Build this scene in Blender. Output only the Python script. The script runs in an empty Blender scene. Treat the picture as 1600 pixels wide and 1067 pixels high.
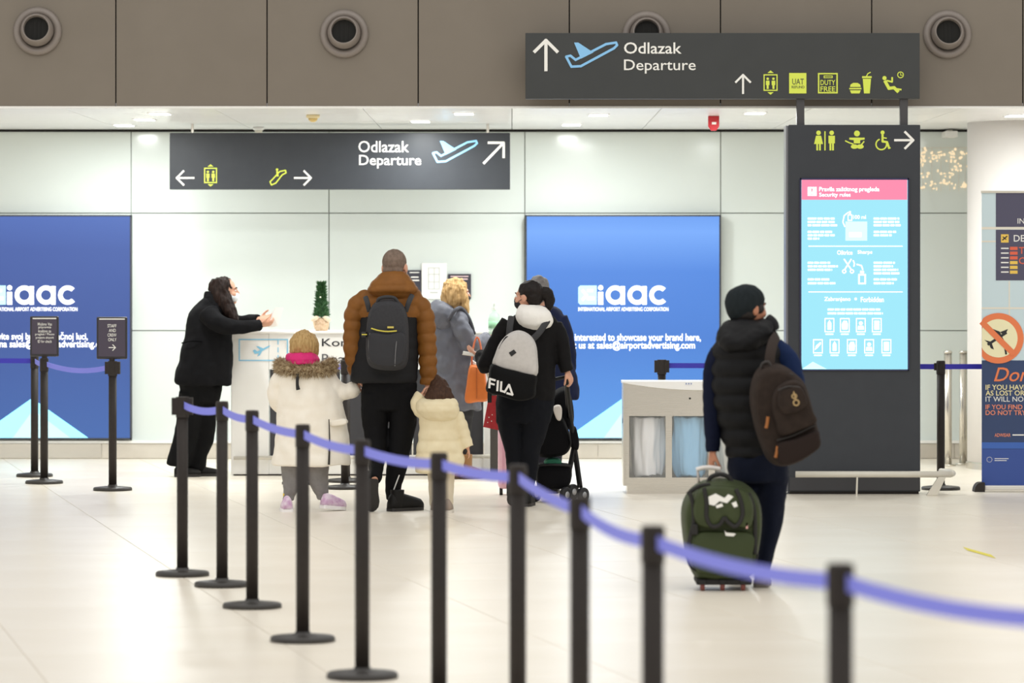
import bpy, bmesh, math, random
from mathutils import Vector, Matrix, noise
random.seed(4)
SC = bpy.context.scene
COL = SC.collection
# ------------------------------------------------------------------ camera
FPX, CH, HZ = 6000.0, 1.72, 418.0        # focal length in pixels, eye height, horizon row
cd = bpy.data.cameras.new('camera'); cam = bpy.data.objects.new('camera', cd); COL.objects.link(cam)
cam.location = (0, 0, CH); cam.rotation_euler = (math.pi/2, 0, 0)
cd.sensor_width = 36; cd.lens = 36*FPX/1600; cd.shift_y = -(533.5-HZ)/1600
cd.clip_end = 200; cd.dof.use_dof = True; cd.dof.focus_distance = 27.6; cd.dof.aperture_fstop = 3.0
SC.camera = cam
# ------------------------------------------------------------------ light
w = bpy.data.worlds.new('hall'); SC.world = w; w.use_nodes = True
bg = w.node_tree.nodes['Background']; bg.inputs[0].default_value = (1.0, .985, .96, 1); bg.inputs[1].default_value = .80
def area(name, loc, size, sizey, power, rot=(0, 0, 0), color=(1, .97, .93)):
    l = bpy.data.lights.new(name, 'AREA'); l.shape = 'RECTANGLE'; l.size = size; l.size_y = sizey; l.energy = power; l.color = color
    o = bpy.data.objects.new(name, l); COL.objects.link(o); o.location = loc; o.rotation_euler = rot; return o
area('hall_overhead_fill', (0, 20, 9), 14, 10, 430)  # unseen area lights, added to give the hall direction from above
area('hall_overhead_fill', (0, 8, 9), 14, 8, 230)
vs = SC.view_settings; vs.view_transform = 'Standard'; vs.look = 'None'; vs.gamma = 1; vs.use_curve_mapping = False; vs.exposure = 0.0

# ------------------------------------------------------------------ helpers
def wx(u, Y): return (u-800)*Y/FPX
def wz(v, Y): return CH+(HZ-v)*Y/FPX
def P(u, v, Y): return Vector((wx(u, Y), Y, wz(v, Y)))
def lin(c):
    if isinstance(c, str):
        c = [int(c[i:i+2], 16)/255 for i in (0, 2, 4)]
    return tuple((x/12.92 if x <= .04045 else ((x+.055)/1.055)**2.4) for x in c)+(1,)
MATS = {}
def mat(name, c, rough=.6, metal=0, bump=None, var=None, emit=0, coat=0, alpha=None, trans=0, sheen=0, stretch=None, objrand=0, spec=None, aniso=0):
    """var=(scale, other colour); bump=(scale, strength)"""
    if name in MATS: return MATS[name]
    m = bpy.data.materials.new(name); m.use_nodes = True; MATS[name] = m
    nt = m.node_tree; b = nt.nodes['Principled BSDF']
    b.inputs['Base Color'].default_value = lin(c); b.inputs['Roughness'].default_value = rough; b.inputs['Metallic'].default_value = metal
    if coat: b.inputs['Coat Weight'].default_value = coat; b.inputs['Coat Roughness'].default_value = .1
    if sheen: b.inputs['Sheen Weight'].default_value = sheen
    if spec is not None: b.inputs['Specular IOR Level'].default_value = spec
    if trans: b.inputs['Transmission Weight'].default_value = trans
    if alpha is not None: b.inputs['Alpha'].default_value = alpha
    tc = nt.nodes.new('ShaderNodeTexCoord'); mp = nt.nodes.new('ShaderNodeMapping')
    nt.links.new(tc.outputs['Object'], mp.inputs[0])
    if stretch: mp.inputs['Scale'].default_value = stretch
    if var:
        n = nt.nodes.new('ShaderNodeTexNoise'); n.inputs['Scale'].default_value = var[0]; n.inputs['Detail'].default_value = 5
        nt.links.new(mp.outputs[0], n.inputs[0])
        r = nt.nodes.new('ShaderNodeValToRGB'); r.color_ramp.elements[0].position = .35; r.color_ramp.elements[1].position = .65
        r.color_ramp.elements[0].color = lin(c); r.color_ramp.elements[1].color = lin(var[1])
        nt.links.new(n.outputs[0], r.inputs[0]); src = r.outputs[0]
        if objrand:
            oi = nt.nodes.new('ShaderNodeObjectInfo'); hs = nt.nodes.new('ShaderNodeHueSaturation')
            mr = nt.nodes.new('ShaderNodeMapRange'); mr.inputs[3].default_value = 1-objrand; mr.inputs[4].default_value = 1+objrand
            nt.links.new(oi.outputs['Random'], mr.inputs[0]); nt.links.new(mr.outputs[0], hs.inputs['Value'])
            nt.links.new(src, hs.inputs['Color']); src = hs.outputs[0]
        nt.links.new(src, b.inputs['Base Color'])
    if bump:
        n = nt.nodes.new('ShaderNodeTexNoise'); n.inputs['Scale'].default_value = bump[0]; n.inputs['Detail'].default_value = 3
        nt.links.new(mp.outputs[0], n.inputs[0])
        bp = nt.nodes.new('ShaderNodeBump'); bp.inputs['Strength'].default_value = bump[1]; bp.inputs['Distance'].default_value = .01
        nt.links.new(n.outputs[0], bp.inputs['Height']); nt.links.new(bp.outputs[0], b.inputs['Normal'])
    if emit:
        b.inputs['Emission Color'].default_value = lin(c); b.inputs['Emission Strength'].default_value = emit
        b.inputs['Base Color'].default_value = (.02, .02, .02, 1)
    return m

def crom(p, t):
    """Catmull-Rom through tuples"""
    n = len(p)-1; x = t*n; i = min(int(x), n-1); f = x-i
    a = p[max(i-1, 0)]; b = p[i]; c = p[i+1]; d = p[min(i+2, n)]
    return [.5*(2*q+(r-o)*f+(2*o-5*q+4*r-s)*f*f+(3*q-o-3*r+s)*f**3) for o, q, r, s in zip(a, b, c, d)]

class MB:
    def __init__(s): s.v = []; s.f = []
    def add(s, vs, fs):
        k = len(s.v); s.v += [tuple(q) for q in vs]; s.f += [tuple(i+k for i in f) for f in fs]; return s
    def box(s, x0, x1, y0, y1, z0, z1):
        return s.add([(x0,y0,z0),(x1,y0,z0),(x1,y1,z0),(x0,y1,z0),(x0,y0,z1),(x1,y0,z1),(x1,y1,z1),(x0,y1,z1)],
                     [(3,2,1,0),(4,5,6,7),(0,1,5,4),(1,2,6,5),(2,3,7,6),(3,0,4,7)])
    def pbox(s, u0, v0, u1, v1, Y, y0, y1):
        """box whose front rectangle is given in pixels at depth Y; runs from depth y0 to y1"""
        return s.box(wx(u0, Y), wx(u1, Y), y0, y1, wz(v1, Y), wz(v0, Y))
    def prism(s, pts, y0, y1):
        """pts: (x, z) outline"""
        n = len(pts)
        return s.add([(x, y0, z) for x, z in pts]+[(x, y1, z) for x, z in pts],
                     [tuple(range(n)), tuple(range(2*n-1, n-1, -1))]+[(i, n+i, n+(i+1) % n, (i+1) % n) for i in range(n)])
    def lathe(s, prof, c, n=24, axis='z'):
        vs = []; fs = []
        for r, h in prof:
            for i in range(n):
                a = 2*math.pi*i/n
                if axis == 'z': vs.append((c[0]+r*math.cos(a), c[1]+r*math.sin(a), c[2]+h))
                elif axis == 'y': vs.append((c[0]+r*math.cos(a), c[1]+h, c[2]+r*math.sin(a)))
                else: vs.append((c[0]+h, c[1]+r*math.cos(a), c[2]+r*math.sin(a)))
        for j in range(len(prof)-1):
            for i in range(n):
                k = (i+1) % n; fs.append((j*n+i, j*n+k, (j+1)*n+k, (j+1)*n+i))
        fs.append(tuple(range(n-1, -1, -1))); fs.append(tuple(range((len(prof)-1)*n, len(prof)*n)))
        return s.add(vs, fs)
    def tube(s, rows, ref=(0, 1, 0), n=20, step=.012, rip=None, flat=False, sub=None):
        """rows: (x,y,z,a,b) centre + half width / half depth (along ref)"""
        ref = Vector(ref)
        L = sum((Vector(rows[i+1][:3])-Vector(rows[i][:3])).length for i in range(len(rows)-1))
        m = sub or max(len(rows)*2, int(L/step))
        R = [crom(rows, i/m) for i in range(m+1)]
        vs = []; fs = []; acc = 0; S0 = None
        for i, r in enumerate(R):
            c = Vector(r[:3])
            T = Vector(R[min(i+1, m)][:3])-Vector(R[max(i-1, 0)][:3])
            if flat: T = Vector((0, 0, 1))
            if T.length < 1e-7: T = Vector((0, 0, 1))
            T.normalize()
            if i: acc += (c-Vector(R[i-1][:3])).length
            S = T.cross(ref)
            if S.length < .15 and S0: S = S0-T*S0.dot(T)
            S.normalize()
            if S0 and S.dot(S0) < 0: S = -S
            S0 = S; N = S.cross(T)
            e = 0
            if rip: e = rip[1]*(abs(math.sin(math.pi*acc/rip[0]))**.6-.6)
            a = max(r[3]+e, .002); b = max(r[4]+e, .002)
            for j in range(n):
                q = 2*math.pi*j/n
                vs.append(c+S*(a*math.cos(q))+N*(b*math.sin(q)))
        for i in range(m):
            for j in range(n):
                k = (j+1) % n; fs.append((i*n+j, i*n+k, (i+1)*n+k, (i+1)*n+j))
        fs.append(tuple(range(n-1, -1, -1))); fs.append(tuple(range(m*n, m*n+n)))
        return s.add(vs, fs)
    def wire(s, pts, r, n=8, sub=None):
        pts = [tuple(p) for p in pts]
        ref = (0, 1, 0)
        d = Vector(pts[-1])-Vector(pts[0])
        if abs(d.normalized().y) > .8: ref = (1, 0, 0)
        return s.tube([p+(r, r) for p in pts], ref=ref, n=n, sub=sub or max(len(pts)*3, 2))
    def rod(s, a, b, r, n=10):
        a = Vector(a); b = Vector(b); d = (b-a).normalized()
        ref = (0, 1, 0) if abs(d.y) < .8 else (1, 0, 0)
        return s.tube([tuple(a)+(r, r), tuple(b)+(r, r)], ref=ref, n=n, sub=1)
    def ell(s, c, r, M=None, n=18, m=12):
        c = Vector(c); vs = []; fs = []
        for i in range(m+1):
            t = math.pi*i/m
            for j in range(n):
                q = 2*math.pi*j/n
                p = Vector((r[0]*math.sin(t)*math.cos(q), r[1]*math.sin(t)*math.sin(q), r[2]*math.cos(t)))
                vs.append(c+(M @ p if M else p))
        for i in range(m):
            for j in range(n):
                k = (j+1) % n; fs.append((i*n+j, (i+1)*n+j, (i+1)*n+k, i*n+k))
        return s.add(vs, fs)
    def puff(s, pts, Y, y0, y1, edge=.35, rings=6):
        """pillow: outline in pixels at depth Y; back at depth y1, front bulging to y0; smooth shoulders"""
        w = [P(u, v, Y) for u, v in pts]
        # densify with Catmull-Rom (closed)
        n0 = len(w); q = []
        for i in range(n0):
            a, b, c, d = w[i-1], w[i], w[(i+1) % n0], w[(i+2) % n0]
            for k in range(4):
                f = k/4; q.append(.5*(2*b+(c-a)*f+(2*a-5*b+4*c-d)*f*f+(3*b-a-3*c+d)*f**3))
        cx = sum((p.x for p in q))/len(q); cz = sum((p.z for p in q))/len(q); n = len(q)
        # from back: scale .93 -> 1 -> front inset
        rows = [(.90, y1), (1.0, y1-(y1-y0)*.18)]
        for k in range(1, rings+1):
            t = k/rings*math.pi/2
            rows.append((1-edge*(1-math.cos(t)), y1-(y1-y0)*(.18+.82*math.sin(t)**.8)))
        rows += [(.35, y0-.0), (.0005, y0-.0)]
        vs = []; fs = []
        for sc, y in rows:
            for p in q: vs.append((cx+(p.x-cx)*sc, y, cz+(p.z-cz)*sc))
        for j in range(len(rows)-1):
            for i in range(n):
                k = (i+1) % n; fs.append((j*n+i, j*n+k, (j+1)*n+k, (j+1)*n+i))
        fs.append(tuple(range(n)))
        return s.add(vs, fs)
    def mesh(s, name='m'):
        me = bpy.data.meshes.new(name); me.from_pydata(s.v, [], s.f); me.update()
        b = bmesh.new(); b.from_mesh(me); bmesh.ops.recalc_face_normals(b, faces=b.faces[:]); b.to_mesh(me); b.free()
        return me

def root_origin(o):
    while o.parent: o = o.parent
    return Vector(o.location)
def link(name, me, m, parent=None, smooth=False, bev=0, origin=None, autos=False):
    """link a mesh given in WORLD coordinates as an object; re-origin to its thing"""
    if parent is not None: og = root_origin(parent)
    else: og = Vector(origin or (0, 0, 0))
    if og.length: me.transform(Matrix.Translation(-og))
    o = bpy.data.objects.new(name, me); COL.objects.link(o)
    if parent is not None: o.parent = parent
    else: o.location = og
    me.materials.append(m)
    if smooth: me.polygons.foreach_set('use_smooth', [True]*len(me.polygons))
    if bev:
        k = o.modifiers.new('bevel', 'BEVEL'); k.width = bev; k.segments = 2; k.limit_method = 'ANGLE'
    return o
def part(name, mb, m, parent=None, smooth=False, bev=0, origin=None):
    return link(name, mb.mesh(name), m, parent, smooth, bev, origin)
def tag(o, label, cat, group=None):
    o['label'] = label; o['category'] = cat
    if group: o['group'] = group
    return o
def thing(name, label, cat, loc, group=None):
    o = bpy.data.objects.new(name, None); COL.objects.link(o); o.location = loc; o.empty_display_size = .1
    return tag(o, label, cat, group)
def struct(name, o): o['kind'] = 'structure'; return o

def remesh(mb, vox=.009, it=2, nz=None, dec=None):
    """voxel-union everything in mb into one continuous surface; nz=(scale, amp) folds"""
    me = mb.mesh('t'); o = bpy.data.objects.new('t', me); COL.objects.link(o)
    r = o.modifiers.new('r', 'REMESH'); r.mode = 'VOXEL'; r.voxel_size = vox
    if it:
        k = o.modifiers.new('s', 'SMOOTH'); k.factor = .5; k.iterations = it
    if dec:
        d = o.modifiers.new('d', 'DECIMATE'); d.ratio = dec
    dg = bpy.context.evaluated_depsgraph_get(); dg.update()
    out = bpy.data.meshes.new_from_object(o.evaluated_get(dg))
    bpy.data.objects.remove(o); bpy.data.meshes.remove(me)
    if nz:
        ns = [v.normal.copy() for v in out.vertices]
        for v, nn in zip(out.vertices, ns):
            p = v.co*nz[0]
            v.co += nn*(nz[1]*(noise.noise((p.x, p.y, p.z*(nz[2] if len(nz) > 2 else .55)))+.5*noise.noise((p.x*2.3, p.y*2.3, p.z*(nz[2] if len(nz) > 2 else 1)*2.3))))
    out.update()
    return out

# ---- flat artwork (print) on a plane facing the camera
def art(name, m, Y, shapes, parent):
    mb = MB()
    def poly(ps):
        yy = Y-.00012*len(mb.f)      # stacked ink layers, never coplanar
        mb.add([(wx(u, Y), yy, wz(v, Y)) for u, v in ps], [tuple(range(len(ps)))])
    def circ(c, r, n=20, sx=1): poly([(c[0]+r*sx*math.cos(2*math.pi*i/n), c[1]+r*math.sin(2*math.pi*i/n)) for i in range(n)])
    for s in shapes:
        k = s[0]
        if k == 'poly': poly(s[1])
        elif k == 'rect': poly([(s[1], s[2]), (s[3], s[2]), (s[3], s[4]), (s[1], s[4])])
        elif k == 'frame':
            _, x0, y0, x1, y1, t = s
            for a in ((x0, y0, x1, y0+t), (x0, y1-t, x1, y1), (x0, y0+t, x0+t, y1-t), (x1-t, y0+t, x1, y1-t)):
                poly([(a[0], a[1]), (a[2], a[1]), (a[2], a[3]), (a[0], a[3])])
        elif k == 'circ': circ(s[1], s[2])
        elif k == 'ell': circ(s[1], s[2], sx=s[3])
        elif k == 'ring':
            (cx, cy), r0, r1 = s[1:4]; n = 28
            a0 = s[4] if len(s) > 4 else 0; a1 = s[5] if len(s) > 5 else 2*math.pi
            for i in range(n):
                p, q = a0+(a1-a0)*i/n, a0+(a1-a0)*(i+1)/n
                poly([(cx+r0*math.cos(p), cy+r0*math.sin(p)), (cx+r1*math.cos(p), cy+r1*math.sin(p)), (cx+r1*math.cos(q), cy+r1*math.sin(q)), (cx+r0*math.cos(q), cy+r0*math.sin(q))])
        elif k == 'line':
            ps, t = s[1], s[2]/2
            if len(s) > 3: ps = list(ps)+[ps[0]]
            for i in range(len(ps)-1):
                a = Vector(ps[i]); b = Vector(ps[i+1]); d = (b-a).normalized(); nn = Vector((-d.y, d.x))*t
                e = d*t*.5
                poly([a-e+nn, b+e+nn, b+e-nn, a-e-nn])
    me = mb.mesh(name)
    return link(name, me, m, parent)
def text(name, body, box, Y, m, parent, bold=0, ang=0, shear=0, stretch=False):
    """fit lettering to a pixel box (x0,y0,x1,y1); x1 None keeps proportions from the height"""
    cu = bpy.data.curves.new(name, 'FONT'); cu.body = body; cu.size = 1; cu.offset = bold; cu.shear = shear; cu.resolution_u = 3
    o = bpy.data.objects.new(name, cu); COL.objects.link(o)
    dg = bpy.context.evaluated_depsgraph_get(); dg.update()
    me = bpy.data.meshes.new_from_object(o.evaluated_get(dg)); bpy.data.objects.remove(o); bpy.data.curves.remove(cu)
    xs = [v.co.x for v in me.vertices]; ys = [v.co.y for v in me.vertices]
    if not xs: return None
    x0, y0, x1, y1 = box
    sy = (y1-y0)/(max(ys)-min(ys)); sx = sy if x1 is None else (x1-x0)/(max(xs)-min(xs))
    mx, my = min(xs), max(ys); ca, sa = math.cos(ang), math.sin(ang)
    for v in me.vertices:
        du = (v.co.x-mx)*sx; dv = (my-v.co.y)*sy
        v.co = P(x0+du*ca-dv*sa, y0+du*sa+dv*ca, Y)
    me.materials.clear()
    return link(name, me, m, parent)
# ------------------------------------------------------------------ materials of the place
M_tile = mat('floor_tile', 'F2EADB', .32, var=(1.1, 'ECE3D2'), objrand=.008, spec=.38)
M_grout = mat('grout', 'CFC6B8', .7)
M_glass_panel = mat('painted_glass', 'DFE7E3', .16, var=(.7, 'DBE3DF'), coat=.3, spec=.4)
M_joint = mat('joint_dark', '9A9F9A', .7)
M_soffit = mat('white_metal_panel', 'FDFDFD', .25, spec=.6, var=(2, 'FBFBFB'))
M_fascia = mat('taupe_panel', '7E7569', .5, var=(3, '7B7266'), bump=(400, .05))
M_black = mat('black_gap', '14130F', .8)
M_steel = mat('brushed_steel', 'DAD5CB', .24, 1, bump=(220, .06), stretch=(.03, .03, 1))
M_white = mat('white_laminate', 'F4F3EF', .35, var=(4, 'F0EFEA'))
M_cream = mat('cream_rail', 'DCD7CA', .4, var=(5, 'D3CEC1'))
M_dark = mat('sign_dark_grey', '3B3E43', .42, spec=.3, var=(8, '393C41'))
M_post = mat('post_black', '332E2B', .55, spec=.25, var=(30, '302B28'))
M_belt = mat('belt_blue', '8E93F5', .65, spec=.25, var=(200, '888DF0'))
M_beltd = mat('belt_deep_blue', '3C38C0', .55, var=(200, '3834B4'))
W_print = mat('print_white', 'F5F4EE', .5)
Y_print = mat('print_yellow', 'DDEB58', .5)
B_print = mat('print_sky_blue', '8CC8F5', .5)
K_print = mat('print_black', '26262A', .5)

# ------------------------------------------------------------------ floor: 1.2 m tiles laid 12 degrees off the wall
TH = math.atan2(1250, 6000); dL = Vector((-math.sin(TH), math.cos(TH))); dP = Vector((math.cos(TH), math.sin(TH)))
fl = MB().box(-14, 14, -6, 40, -.12, -.003)
floor = struct('floor', part('floor', fl, M_grout))
floor['label'] = 'pale cream polished floor of large square tiles'
g = .0022; T = 1.2
tm = MB().add([(g, g, -.0025), (T-g, g, -.0025), (T-g, T-g, -.0025), (g, T-g, -.0025), (g+.001, g+.001, 0), (T-g-.001, g+.001, 0), (T-g-.001, T-g-.001, 0), (g+.001, T-g-.001, 0)],
              [(4, 5, 6, 7), (0, 1, 5, 4), (1, 2, 6, 5), (2, 3, 7, 6), (3, 0, 4, 7)]).mesh('tile')
tm.materials.append(M_tile)
cells = []
for i in range(-14, 22):
    for j in range(-10, 40):
        p = dP*(2.56+T*i)+dL*(T*j+.3); c = p+dP*(T/2)+dL*(T/2)
        if -6 < c.y < 40 and abs(c.x) < 14: cells.append((i, j, p, c))
def tile_seen(c): return 8.6 < c.y < 35.2 and abs(c.x) < c.y*.1333+.75
seen = sorted([q for q in cells if tile_seen(q[3])], key=lambda q: q[3].y)[:295]
ids = {(q[0], q[1]) for q in seen}
for k, (i, j, p, c) in enumerate(seen):
    o = bpy.data.objects.new('tile', tm); COL.objects.link(o); o.parent = floor
    o.location = (p.x, p.y, 0); o.rotation_euler = (0, 0, TH)
rest = MB()
for i, j, p, c in cells:
    if (i, j) in ids: continue
    q = [p+dP*a+dL*b for a, b in ((g, g), (T-g, g), (T-g, T-g), (g, T-g))]
    rest.add([(v.x, v.y, 0) for v in q], [(0, 1, 2, 3)])
ro = part('tile_field', rest, M_tile, floor); ro['kind'] = 'stuff'
# yellow strip on the floor, far right
Yq = 10320/(869-418.0)
tag(part('floor_marking', MB().add([(wx(1510, Yq+.5), Yq+.45, .002), (wx(1512, Yq+.5), Yq+.75, .002), (wx(1552, Yq), Yq+.1, .002), (wx(1550, Yq), Yq-.2, .002)], [(0, 1, 2, 3)]),
         mat('tape_yellow', 'E6D848', .5), origin=(wx(1530, Yq), Yq, 0)), 'short yellow tape mark on the pale floor right of the suitcase', 'tape')

# ------------------------------------------------------------------ back wall of painted glass panels
YW = 34.6; SOF = wz(204, YW)
cols = [205-308*4, 205-308*3, 205-308*2, 205-308, 205, 514, 820, 1126, 1434, 1742, 2050, 2358]
rows_v = [205, 333, 516.5, 690]
wall = struct('wall', part('wall_back', MB().box(wx(-1300, YW), wx(2400, YW), YW+.02, YW+.3, 0, SOF+.3), M_joint))
wall['label'] = 'pale green-white glass panel wall behind the desk'
for r in range(3):
    for c in range(len(cols)-1):
        gp = .0045
        part('panel', MB().box(wx(cols[c], YW)+gp, wx(cols[c+1], YW)-gp, YW, YW+.02, wz(rows_v[r+1], YW)+gp, wz(rows_v[r], YW)-gp), M_glass_panel, wall)
# recess line at the top of the wall
tr = struct('t', part('trim_1', MB().box(wx(-1300, YW), wx(2400, YW), YW-.012, YW+.02, SOF-.012, SOF+.02), M_black)); tr['label'] = 'black shadow gap along the top of the glass wall'
# skirting
bb = struct('b', part('baseboard_back', MB().box(wx(-1300, YW), wx(2400, YW), YW-.05, YW+.02, 0, wz(692, YW)), mat('skirting', 'DAD5CB', .4, var=(3, 'D2CCC2'))))
bb['label'] = 'pale skirting band along the glass wall'
bx = [-1300, -700, -420, -140, 160, 460, 760, 900, 934, 1210, 1490, 1770, 2400]
for i in range(len(bx)-1):
    part('skirting_plate', MB().box(wx(bx[i], YW)+.004, wx(bx[i+1], YW)-.004, YW-.06, YW-.05, .005, wz(693, YW)), M_steel if i in (2, 3) else mat('skirting_plate', 'D9D3C8', .35, .35, var=(3, 'CFC8BC')), bb)
part('ledge', MB().box(wx(-1300, YW), wx(2400, YW), YW-.07, YW, wz(692, YW), wz(688, YW)), M_white, bb)

# ------------------------------------------------------------------ lightboxes
def emat(name, stops, strength, z0, z1, side=0):
    m = bpy.data.materials.new(name); m.use_nodes = True; nt = m.node_tree; b = nt.nodes['Principled BSDF']
    tc = nt.nodes.new('ShaderNodeTexCoord'); sx = nt.nodes.new('ShaderNodeSeparateXYZ'); nt.links.new(tc.outputs['Generated'], sx.inputs[0])
    r = nt.nodes.new('ShaderNodeValToRGB'); e = r.color_ramp.elements
    while len(e) < len(stops): e.new(.5)
    for el, (p, c) in zip(e, stops): el.position = p; el.color = lin(c)
    nt.links.new(sx.outputs['Z'], r.inputs[0]); nt.links.new(r.outputs[0], b.inputs['Emission Color'])
    b.inputs['Emission Strength'].default_value = strength; b.inputs['Base Color'].default_value = (.02, .03, .06, 1); b.inputs['Roughness'].default_value = .25; b.inputs['Specular IOR Level'].default_value = .2
    return m
E_white = mat('backlit_white', 'FFFFFF', .4, emit=2.2)
E_cyan = mat('backlit_cyan', '86D8F4', .4, emit=2.2)
E_cyan2 = mat('backlit_pale_cyan', 'BEEEF8', .4, emit=1.5)
def lightbox(u0, u1, label, l1, l2, stops, strength):
    Y = YW-.10; uc = (u0+u1)/2
    t = thing('lightbox', label, 'lightbox', (wx(uc, Y), Y+.05, 0))
    z0, z1 = wz(686, Y), wz(336, Y)
    x0, x1 = wx(u0, Y), wx(u1, Y)
    part('frame', MB().box(x0, x1, Y+.012, YW, z0, z1).box(x0, x0+.012, Y, Y+.02, z0, z1).box(x1-.012, x1, Y, Y+.02, z0, z1).box(x0, x1, Y, Y+.02, z1-.012, z1).box(x0, x1, Y, Y+.02, z0, z0+.01), mat('lightbox_frame', '3A3D48', .5), t)
    part('poster', MB().box(x0+.012, x1-.012, Y+.006, Y+.012, z0+.01, z1-.012), emat('backlit_blue_'+str(u1), stops, strength, z0, z1), t)
    Ya = Y+.004
    c = uc
    art('triangle', E_cyan, Ya, [('poly', [(c-88, 684), (c, 622), (c+88, 684)])], t)
    art('triangle_inner', E_cyan2, Ya-.002, [('poly', [(c-30, 684), (c+2, 640), (c+60, 684)])], t)
    art('logo_square', E_cyan2, Ya, [('poly', [(c-70, 449), (c-67, 446), (c-41, 446), (c-41, 476), (c-67, 476), (c-70, 473)])], t)
    art('logo_symbol', E_white, Ya-.001, [('line', [(c-63, 468), (c-57, 461), (c-63, 454)], 4), ('line', [(c-55, 454), (c-48, 454)], 4), ('line', [(c-55, 466), (c-46, 466)], 5)], t)
    sq = [('circ', (c-35, 449.5), 4), ('poly', [(c-39, 456), (c-31, 456), (c-31, 476), (c-39, 476)])]
    for ox in (-27, 7):
        sq += [('ring', (c+ox+15, 461), 8, 15), ('poly', [(c+ox+23, 447), (c+ox+30, 447), (c+ox+30, 476), (c+ox+23, 476)])]
    sq += [('ring', (c+56, 461), 8, 15, .75, 5.5)]
    art('logo', E_white, Ya, sq, t)
    text('logo_caption', 'INTERNATIONAL AIRPORT ADVERTISING CORPORATION', (c-70, 480, c+71, 486), Ya, E_white, t, .012)
    text('slogan', l1[0], l1[1], Ya, E_white, t, .013)
    text('contact_line', l2[0], l2[1], Ya, E_white, t, .013)
    return t
blueL = [(0, '4A70B8'), (.5, '485FA6'), (.85, '5068B2'), (1, '5C78C6')]
blueR = [(0, '5C9AE4'), (.45, '4C7FD0'), (.75, '5488DC'), (.93, '78AAF6'), (1, '6C9EEE')]
lightbox(-105, 205, 'blue backlit advertising panel on the glass wall behind the belt stands with signs',
         ('Predstavite svoj brand u zračnoj luci,', (-38, 519, 137, 534)), ('kontaktirajte nas na sales@airportadvertising.com', (-93, 531, 172, 546)), blueL, .8)
lightbox(821, 1126, 'blue backlit advertising panel on the glass wall behind the silver recycling bin',
         ('If you are interested to showcase your brand here,', (849, 521, 1095, 536)), ('contact us at sales@airportadvertising.com', (862, 533, 1086, 548)), blueR, 1.0)

# ------------------------------------------------------------------ soffit + fascia
YF = 29.5; XE = 9.0
sof = struct('c', part('ceiling', MB().box(-XE, XE, YF+.02, YW+.3, SOF+.03, SOF+.2), M_black)); sof['label'] = 'low white metal panel soffit over the desk area'
sw = 1.17
i = 0
for a in range(-8, 8):
    for b in range(3):
        y0 = YF+.02+b*1.695; y1 = y0+1.695
        part('ceiling_panel', MB().box(a*sw+.003, (a+1)*sw-.003, y0+.003, min(y1, YW-.02)-.003, SOF+.01, SOF+.03), M_soffit, sof)
fas = struct('w', part('wall_upper', MB().box(-XE, XE, YF+.03, YF+.2, SOF+.0, 6.0), M_black)); fas['label'] = 'taupe panel bulkhead above the soffit with round air nozzles'
for k in range(-6, 12):
    u0 = 181+236.2*(k-1); u1 = u0+236.2
    part('panel', MB().box(wx(u0, YF)+.005, wx(u1, YF)-.005, YF, YF+.03, wz(167, YF), 6.0), M_fascia, fas)
part('edge_trim', MB().box(-XE, XE, YF-.01, YF+.05, wz(169, YF), wz(166, YF)), M_white, fas)
M_noz = mat('nozzle_grey', '8A817A', .35, var=(10, '857C75'))
for k, (u, v, lab) in enumerate([(59, 49, 'round taupe air nozzle at the far left of the bulkhead'), (538, 53, 'round taupe air nozzle above the left departure sign'),
                                 (1010, 55, 'round taupe air nozzle half hidden behind the upper departure sign'), (1480, 54, 'round taupe air nozzle at the far right of the bulkhead')]):
    c = P(u, v, YF); r = .185
    t = thing('air_nozzle', lab, 'air nozzle', (c.x, YF, c.z), 'air nozzles on the bulkhead')
    part('outer_ring', MB().lathe([(.12, .0), (r, .0), (r, -.02), (r-.012, -.04), (r-.04, -.045), (r-.06, -.02), (.115, .005), (.11, 0)], c, 40, 'y'), M_noz, t, True)
    # swivelling inner cone aimed slightly down towards the hall, mouth raised
    mb = MB(); cc = Vector((c.x, YF-.02, c.z+.004))
    pr = [(.115, .02), (.128, -.02), (.120, -.07), (.106, -.105), (.098, -.11), (.095, -.09), (.09, -.02), (.05, .02)]
    mb.lathe(pr, (0, 0, 0), 36, 'y')
    R = Matrix.Rotation(math.radians(-9), 3, 'X')
    mb.v = [tuple(cc+R @ Vector(q)) for q in mb.v]
    part('swivel_cone', mb, M_noz, t, True)
    mb = MB(); mb.lathe([(.0925, -.06), (.0925, -.05)], (0, 0, 0), 30, 'y'); mb.v = [tuple(cc+R @ Vector(q)) for q in mb.v]
    part('mouth', mb, M_black, t)
    for q in (-.03, 0, .03):
        mb = MB().box(q-.0015, q+.0015, -.066, -.06, -.07, .07); mb.v = [tuple(cc+R @ Vector(q)) for q in mb.v]
        part('vane', mb, mat('vane', '1B1A17', .7), t)

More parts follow.
